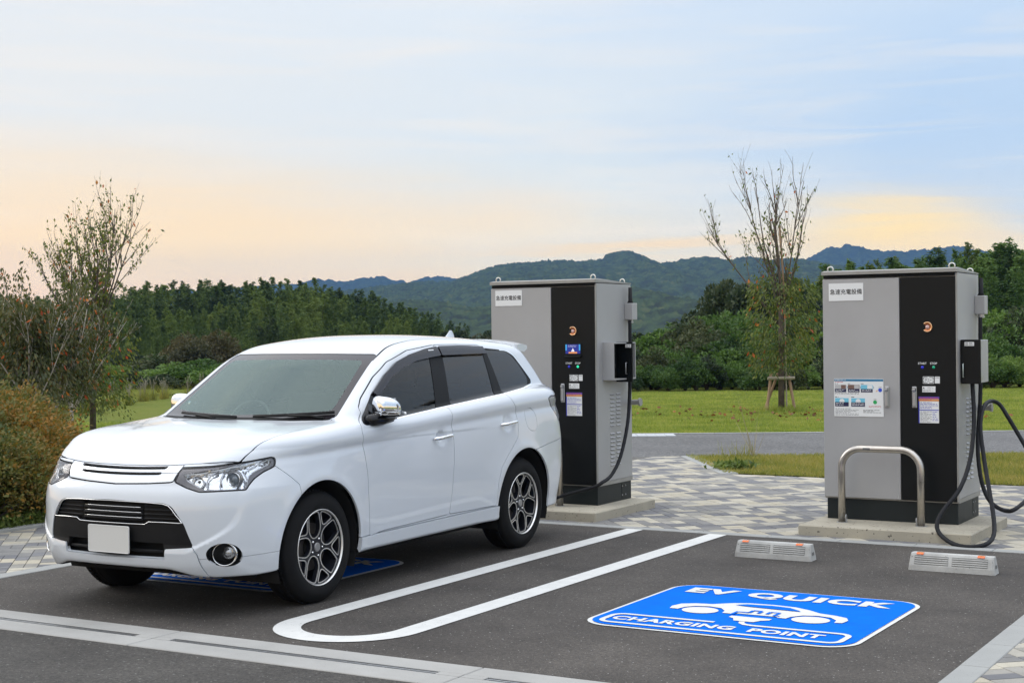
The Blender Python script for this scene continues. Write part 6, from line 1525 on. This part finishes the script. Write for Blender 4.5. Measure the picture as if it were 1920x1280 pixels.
# ---- wheels
alloy = mat('alloy_machined', (.86, .85, .83), rough=.40, metal=1, noise=.06, nscale=30)
alloyd = mat('alloy_dark', (.012, .013, .018), rough=.4, spec=.3)
RR = .232; TH0 = 67
def make_wheel():
    """wheel standing at the origin, axle along local Z, face towards +Z"""
    w = empty('wheel')
    q = MB(); prof = [(.246, .10), (.240, .112), (.245, .117), (.256, .120), (.275, .1235), (.300, .1215), (.322, .112), (.338, .098), (.345, .092), (.350, .080), (.3535, .052), (.3515, .050), (.3515, .044), (.354, .042), (.3545, .012), (.352, .010), (.352, .004), (.3545, .002), (.3545, -.022), (.352, -.024), (.352, -.030), (.354, -.032), (.352, -.075), (.345, -.090), (.325, -.107), (.28, -.115), (.245, -.11), (.24, -.10)]
    q.lathe(prof, 96); T_ = q.build('tyre', rubber, w, 40)
    q = MB()
    for k in range(72):     # shoulder blocks of the tread
        a = 2*pi*k/72; M_ = Matrix.Rotation(a, 4, 'Z'); q.box(.3395, -.0115, .066, .3555, .0115, .094, M=M_ @ Matrix.Rotation(.1, 4, 'Y'))
    q.build('tread_block', rubber, T_)
    q = MB(); q.lathe([(.242, .112), (.2405, .1165), (.2385, .1175), (.2362, .1165), (.2335, .108), (.222, .06), (.215, -.05), (.235, -.09)], 96); q.build('rim', alloy, w, True)
    q = MB(); q.lathe([(.2295, .106), (.219, .05), (.212, -.06)], 64); q.build('rim_barrel', alloyd, w, True)
    # face disc with ten holes
    holes = []
    big = [(.27, 0), (.285, 11), (.32, 21), (.40, 26.5), (.50, 27.5), (.60, 25), (.70, 21), (.82, 16.8), (.925, 13.8), (.955, 12)]
    sml = [(.655, 0), (.675, 4.2), (.74, 8.3), (.83, 12), (.915, 14.8), (.95, 14.6)]
    def outline(h, ctr):
        pts_ = [(r, a) for r, a in h]+[(.965, 0 if len(h) > 8 else 0)]
        hp = [(r, a) for r, a in h[1:]]; arc = [(.962, a) for a in np.linspace(h[-1][1]*.8, 0, 4)]
        half = hp+arc; allp = [h[0]]+half+[(r, -a) for r, a in half[::-1][1:]]
        return [(r*RR*cos(radians(a+ctr)), r*RR*sin(radians(a+ctr))) for r, a in allp]
    for k in range(5):
        holes.append(outline(big, TH0+36+72*k)); holes.append(outline(sml, TH0+72*k))
    cu = bpy.data.curves.new('c', 'CURVE'); cu.dimensions = '2D'; cu.fill_mode = 'BOTH'; cu.extrude = .016
    for pts_ in [[(RR*cos(t), RR*sin(t)) for t in np.linspace(0, 2*pi, 96, endpoint=False)]]+holes:
        sp = cu.splines.new('POLY'); sp.points.add(len(pts_)-1); sp.use_cyclic_u = True
        for p_, (x, y) in zip(sp.points, pts_): p_.co = (x, y, 0, 1)
    t_ = bpy.data.objects.new('c', cu); COL.objects.link(t_); bpy.context.view_layer.update()
    me = bpy.data.meshes.new_from_object(t_.evaluated_get(bpy.context.evaluated_depsgraph_get())); bpy.data.objects.remove(t_)
    dish = lambda r: .096-.020*max(0, (1-r/RR))**1.2 - (.010 if r < .04 else 0)
    for v in me.vertices: v.co.z = v.co.z+dish(math.hypot(v.co.x, v.co.y))-.016
    me.materials.clear(); me.materials.append(alloyd); me.set_sharp_from_angle(angle=radians(35)) if False else None
    fo = bpy.data.objects.new('spoke_plate', me); COL.objects.link(fo); fo.parent = w
    for pts_ in holes:
        q = MB(); n_ = len(pts_); cxy = np.mean(pts_, 0); V_ = []; F_ = []
        Pn = [Vector(p) for p in pts_]
        for i, p_ in enumerate(Pn):
            a = Pn[i-1]; b = Pn[(i+1) % n_]; t2 = (b-a).normalized(); nn_ = Vector((t2.y, -t2.x))
            if nn_.dot(p_-Vector(cxy)) < 0: nn_ = -nn_
            o2 = p_+nn_*.0056
            for P2, hgt in ((p_-nn_*.0006, -.003), (p_, .0028), (o2, .0028), (o2+nn_*.0006, -.003)): V_.append((P2.x, P2.y, dish(P2.length)+hgt))
        for i in range(n_):
            j = (i+1) % n_
            for e in range(3): F_.append((4*i+e, 4*j+e, 4*j+e+1, 4*i+e+1))
        q.add(V_, F_); q.build('spoke_edge', alloy, w)
    q = MB(); q.lathe([(.0005, .092), (.026, .091), (.0285, .088), (.030, .078), (.030, .06)], 32); q.build('hub_cap', mat('hub_grey', (.32, .32, .33), rough=.35, metal=.6), w, 30)
    for k in range(5):
        a = radians(TH0+72*k); q = MB(); q.lathe([(.0005, .091), (.0055, .089), (.0075, .084), (.0085, .070)], 10, Matrix.Translation((.055*cos(a), .055*sin(a), 0))); q.build('wheel_nut', chrome, w, True)
    q = MB(); q.lathe([(.08, .035), (.150, .035), (.150, .015), (.08, .015)], 48); q.build('brake_disc', mat('brake_steel', (.10, .09, .085), rough=.5, metal=.8), w, 30)
    q = MB(); q.lathe([(.0005, .05), (.08, .045), (.08, -.1)], 24); q.build('hub', void, w)
    q = MB(); q.lathe([(.0005, -.06), (.235, -.06)], 24); q.build('wheel_back', void, w)
    return w
wh = make_wheel()
# axle local Z -> car +X (right side of picture) ; local X -> car +Y ; local Y -> up
def setw(o, x, y, face, rot):
    B_ = Matrix(((0, 0, 1, 0), (1, 0, 0, 0), (0, 1, 0, 0), (0, 0, 0, 1)))
    if face < 0: B_ = Matrix(((0, 0, -1, 0), (-1, 0, 0, 0), (0, 1, 0, 0), (0, 0, 0, 1)))
    o.parent = CAR; o.matrix_local = Matrix.Translation((x, y, .3525)) @ B_ @ Matrix.Rotation(rot, 4, 'Z')
def wheel_copy():
    c = wh.copy(); COL.objects.link(c)
    for ch in list(wh.children):
        d = ch.copy(); COL.objects.link(d); d.parent = c
        for g in ch.children: e = g.copy(); COL.objects.link(e); e.parent = d
    return c
w2, w3, w4 = wheel_copy(), wheel_copy(), wheel_copy()
setw(wh, .765, .947, 1, 0); setw(w2, .765, 3.632, 1, radians(26)); setw(w3, -.765, .947, -1, .3); setw(w4, -.765, 3.632, -1, .8)
# ---- door mirrors
for mi in (0, 1):
    X = MX if mi else Matrix.Identity(4); par = FD[mi]
    mr = empty('door_mirror'); mr.parent = CAR
    FOLD = Matrix.Translation((.90, 1.55, 0)) @ Matrix.Rotation(radians(86 if mi else 64), 4, 'Z') @ Matrix.Translation((-.90, -1.55, 0)); FOLD = Matrix.Translation((-.085 if mi else 0, 0, 0)) @ FOLD
    def bm_(nm, mb, m_, sm=True, fold=True):
        V_ = [tuple(X @ (FOLD @ Vector(v) if fold else Vector(v))) for v in mb.V]; F_ = [f[::-1] for f in mb.F] if mi else mb.F
        o = mesh_obj(nm, V_, F_, m_, mr, smooth=sm is True)
        return o
    # housing: rounded pod, widest at its inner side, tapering outwards
    def pod(z_lo, z_hi, grow=0.0):
        V_ = []; F_ = []; nu, nv = 22, 28; C0 = Vector((1.005, 1.545, 1.198))
        for i in range(nu+1):
            u_ = i/nu; x = -.105+.212*u_
            prof = (1-max(0, (u_-.25)/.75)**2.6)**.5 if u_ > .25 else (1-((.25-u_)/.25)**6*.35)
            hh = (.079*prof+grow); dd = (.075*(prof**.8)+grow)
            for k in range(nv):
                t = 2*pi*k/nv; ct, st = cos(t), sin(t); e = .72
                yy = dd*math.copysign(abs(ct)**e, ct)+.020*u_; zz_ = hh*math.copysign(abs(st)**e, st)+.008*(1-u_)-.012*u_
                V_.append((C0.x+x, C0.y+yy+.03*u_, min(max(C0.z+zz_, z_lo), z_hi)))
        for i in range(nu):
            for k in range(nv): k2 = (k+1) % nv; F_.append((i*nv+k, i*nv+k2, (i+1)*nv+k2, (i+1)*nv+k))
        F_.append(tuple(range(nv))[::-1]); F_.append(tuple(nu*nv+k for k in range(nv)))
        q = MB(); q.add(V_, F_); return q
    bm_('mirror_cap', pod(1.176, 1.5), mat('mirror_chrome', (.86, .87, .90), rough=.05, metal=1))
    bm_('mirror_band', pod(1.143, 1.1755, -.0015), chrome)
    bm_('mirror_underside', pod(1.0, 1.143, -.003), glossblack)
    q = MB(); q.tube([Vector((1.085, 1.475+.0, 1.162)), Vector((1.105, 1.51, 1.164)), Vector((1.113, 1.56, 1.166))], .008, 8); bm_('turn_indicator', q, lampled)
    q = MB(); q.box(.93, 1.602, 1.135, 1.09, 1.612, 1.26, bev=.004); bm_('mirror_glass', q, mat('mirror_silver', (.8, .8, .8), rough=.02, metal=1))
    q = MB(); q.tube([Vector((.845, 1.52, 1.118)), Vector((.88, 1.535, 1.122)), Vector((.915, 1.60, 1.130)), Vector((.93, 1.69, 1.136))], [.044, .042, .044, .036], 12); bm_('mirror_arm', q, glossblack, True, False)
    q = MB(); V_ = []
    for yy, z_ in ((1.455, 1.100), (1.47, 1.125), (1.53, 1.172), (1.60, 1.232), (1.662, 1.285), (1.70, 1.285), (1.668, 1.19), (1.665, 1.112), (1.56, 1.098), (1.49, 1.092)): V_.append(sS(yy, z_, .004))
    n_ = len(V_); V2 = V_+[v-Vector((.03, 0, 0)) for v in V_]; q.add(V2, [tuple(range(n_))]+[(i, (i+1) % n_, n_+(i+1) % n_, n_+i) for i in range(n_)]); bm_('mirror_foot', q, glossblack, False, False)
# ---- door handles
for (ya, za, yb, zb, doors) in ((2.275, .948, 2.525, .964, FD), (3.243, .991, 3.490, 1.009, RD)):
    for mi in (0, 1):
        q = MB(); n_ = 14; pts_ = []; rs = []
        for i in range(n_+1):
            t = i/n_; p_ = sS(ya+(yb-ya)*t, za+(zb-za)*t); x_ = .900+.030*min(1, 4.2*t, 4.2*(1-t)+.25)
            pts_.append(Vector((x_*(-1 if mi else 1), p_.y, p_.z))); rs.append(.0135 if 0 < i < n_ else .009)
        q.tube(pts_, rs, 10); q.build('handle', chrome, doors[mi], True)
# ---- wipers, antenna, spoiler, tail lamps, rails of the window frames
def wiper(pts_, arm, nm='wiper'):
    q = MB(); P_ = [sF(x, z, .012) for x, z in pts_]; q.tube(P_, [.010]*len(P_), 8); q.tube([p+Vector((0, -.008, -.003)) for p in P_], .006, 6)
    A_ = [Vector(a) for a in arm]; q.tube(A_, [.012]+[.008]*(len(A_)-1), 8); return q.build(nm, blackp, CAR, True)
wiper([(.20, 1.147), (.36, 1.152), (.52, 1.161), (.70, 1.172)], [(.66, 1.29, 1.143), (.58, 1.262, 1.158), (.44, 1.20, 1.163)])
wiper([(-.50, 1.156), (-.35, 1.152), (-.15, 1.146), (.08, 1.140)], [(-.10, 1.10, 1.135), (-.18, 1.125, 1.147), (-.30, 1.15, 1.158)])
q = MB(); V_ = []; F_ = []
for i in range(9):
    t = i/8; y0 = 3.90+.0*t; L_ = .135*(1-t)**.9+.030; yy = 3.895+.095*t**.8+.0
    for k in range(10):
        a = 2*pi*k/10; V_.append((.014*(1-t*.75)*cos(a), yy+L_/2+L_/2*sin(a), 1.655+.066*t))
for i in range(8):
    for k in range(10): k2 = (k+1) % 10; F_.append((i*10+k, i*10+k2, (i+1)*10+k2, (i+1)*10+k))
F_.append(tuple(80+k for k in range(10))); q.add(V_, F_); q.build('roof_antenna', paint, CAR, 40)
q = MB(); V_ = []; F_ = []; xs_ = np.linspace(-.66, .66, 25)
for x in xs_:
    c_ = abs(x/.66); y1 = 4.330-.20*c_**3.2; y0 = y1-.17; zt = 1.640-.040*c_**2.4; 
    V_ += [(x, y0, zt-.002), (x, y0+.06, zt+.005), (x, y1-.02, zt-.006), (x, y1, zt-.012), (x, y1-.004, zt-.040), (x, y1-.05, zt-.060), (x, y0, zt-.05)]
for i in range(24):
    for e in range(7): e2 = (e+1) % 7; F_.append((7*i+e, 7*i+e2, 7*(i+1)+e2, 7*(i+1)+e))
F_.append(tuple(range(7))); F_.append(tuple(7*24+e for e in range(7))[::-1])
F_ = [f[::-1] for f in F_]
q.add(V_, F_); q.build('roof_spoiler', paint, CAR, 50)
tl1 = part('tail_light', tail, gl_lamp, CAR, 'both', 0, 0)
for o, mi in zip(tl1, (0, 1)):
    Mt = mirrored(tail) if mi else tail
    part('lamp_housing', Mt, mat('tail_housing', (.62, .63, .66), rough=.3), o, 'right', -.008, 0)
    sr_ = reg(Mt, 'side', [(4.40, .9), (4.40, 1.25), (4.8, 1.25), (4.8, .9)], 0); rd = clipm(Mt, sr_); part('red_lens', rd, mat('tail_red', (.35, .01, .01), rough=.15, coat=1), o, 'right', -.008, 0)
    rim_t = clipm(Mt, -reg(Mt, 'side', P_TAIL, .02)-.010) if not mi else None
    if rim_t is not None and len(rim_t[2]): part('lamp_seal', rim_t, mat('lamp_bezel_grey', (.16, .15, .165)), o, 'right', -.001, .004)
# badge tag on the visor
q = MB(); A_ = [sS(y_, z_, .026) for y_, z_ in ((2.50, 1.5585), (2.575, 1.5605), (2.574, 1.5675), (2.499, 1.5655))]; q.poly(A_[::1]); q.build('visor_tag', mat('tag_white', (.7, .7, .7), rough=.4), CAR)
# ---- cabin
seatm = mat('seat_fabric', (.030, .031, .034), rough=.9, noise=.3, nscale=60)
q = MB(); q.box(-.78, 1.15, .30, .78, 4.3, .36); q.build('cabin_floor', dark, CAR)
q = MB(); q.box(-.74, 1.30, .75, .74, 1.62, 1.075, bev=.04); q.box(-.62, 1.42, 1.02, -.14, 1.66, 1.12, bev=.05); q.build('dashboard', mat('dash_plastic', (.045, .047, .05), rough=.7), CAR)
q = MB(); q.box(-.12, 1.55, .36, .12, 2.3, .80, bev=.03); q.build('centre_console', dark, CAR)
sw = Matrix.Translation((-.37, 1.80, 1.045)) @ Euler((radians(68), 0, 0)).to_matrix().to_4x4()
q = MB(); q.tube([sw @ Vector((.185*cos(t), .185*sin(t), 0)) for t in np.linspace(0, 2*pi, 36, endpoint=False)], .015, 8, closed=True); q.lathe([(.0005, .0), (.06, -.005), (.07, -.05)], 20, sw)
for a in (0, pi, -pi/2): q.tube([sw @ Vector((.05*cos(a), .05*sin(a), -.01)), sw @ Vector((.18*cos(a), .18*sin(a), 0))], .012, 6)
q.build('steering_wheel', mat('wheel_leather', (.05, .05, .05), rough=.45), CAR, True)
for x in (-.37, .37):
    q = MB(); q.box(x-.25, 1.95, .55, x+.25, 2.45, .72, bev=.05); q.build('seat_cushion', seatm, CAR)
    q = MB(); q.box(-.24, -.06, 0, .24, .06, .62, bev=.05, M=Matrix.Translation((x, 2.45, .66)) @ Matrix.Rotation(-.28, 4, 'X')); q.build('seat_backrest', seatm, CAR)
    q = MB(); q.box(-.13, -.045, 0, .13, .045, .17, bev=.04, M=Matrix.Translation((x, 2.64, 1.29)) @ Matrix.Rotation(-.2, 4, 'X')); q.build('headrest', seatm, CAR)
q = MB(); q.box(-.66, 2.95, .55, .66, 3.45, .74, bev=.05); q.box(-.64, -.06, 0, .64, .06, .58, bev=.05, M=Matrix.Translation((0, 3.45, .70)) @ Matrix.Rotation(-.3, 4, 'X')); q.build('rear_bench', seatm, CAR)
for x in (-.42, .0, .42):
    q = MB(); q.box(x-.12, 3.60, 1.22, x+.12, 3.69, 1.38, bev=.04); q.build('headrest', seatm, CAR)
q = MB(); q.box(-.13, 1.96, 1.44, .13, 2.0, 1.51, bev=.012); q.tube([(0, 1.97, 1.50), (0, 1.90, 1.56)], .012, 8); q.box(-.07, 1.86, 1.50, .07, 1.93, 1.54, bev=.01); q.build('interior_mirror', glossblack, CAR)
q = MB(); q.box(-.70, .50, .205, .70, 4.28, .25, bev=.02); q.build('added_floor_pan', void, CAR)  # unseen low pan, added to keep light off the ground beneath the car
# underside running gear
q = MB(); q.box(-.62, .35, .22, .62, .62, .30, bev=.02); q.tube([(-.74, .947, .35), (.74, .947, .35)], .035, 10); q.tube([(-.74, 3.632, .35), (.74, 3.632, .35)], .045, 10); q.box(-.35, 1.3, .20, .35, 3.1, .30, bev=.03); q.build('running_gear', void, CAR)
q = MB(); q.tube([Vector((.30+.022*cos(t), .20, .285+.022*sin(t))) for t in np.linspace(0, 2*pi, 14, endpoint=False)], .006, 6, closed=True); q.build('tow_eye', void, CAR, True)
print('car done', time.time()-T0)
print('script done', time.time()-T0)
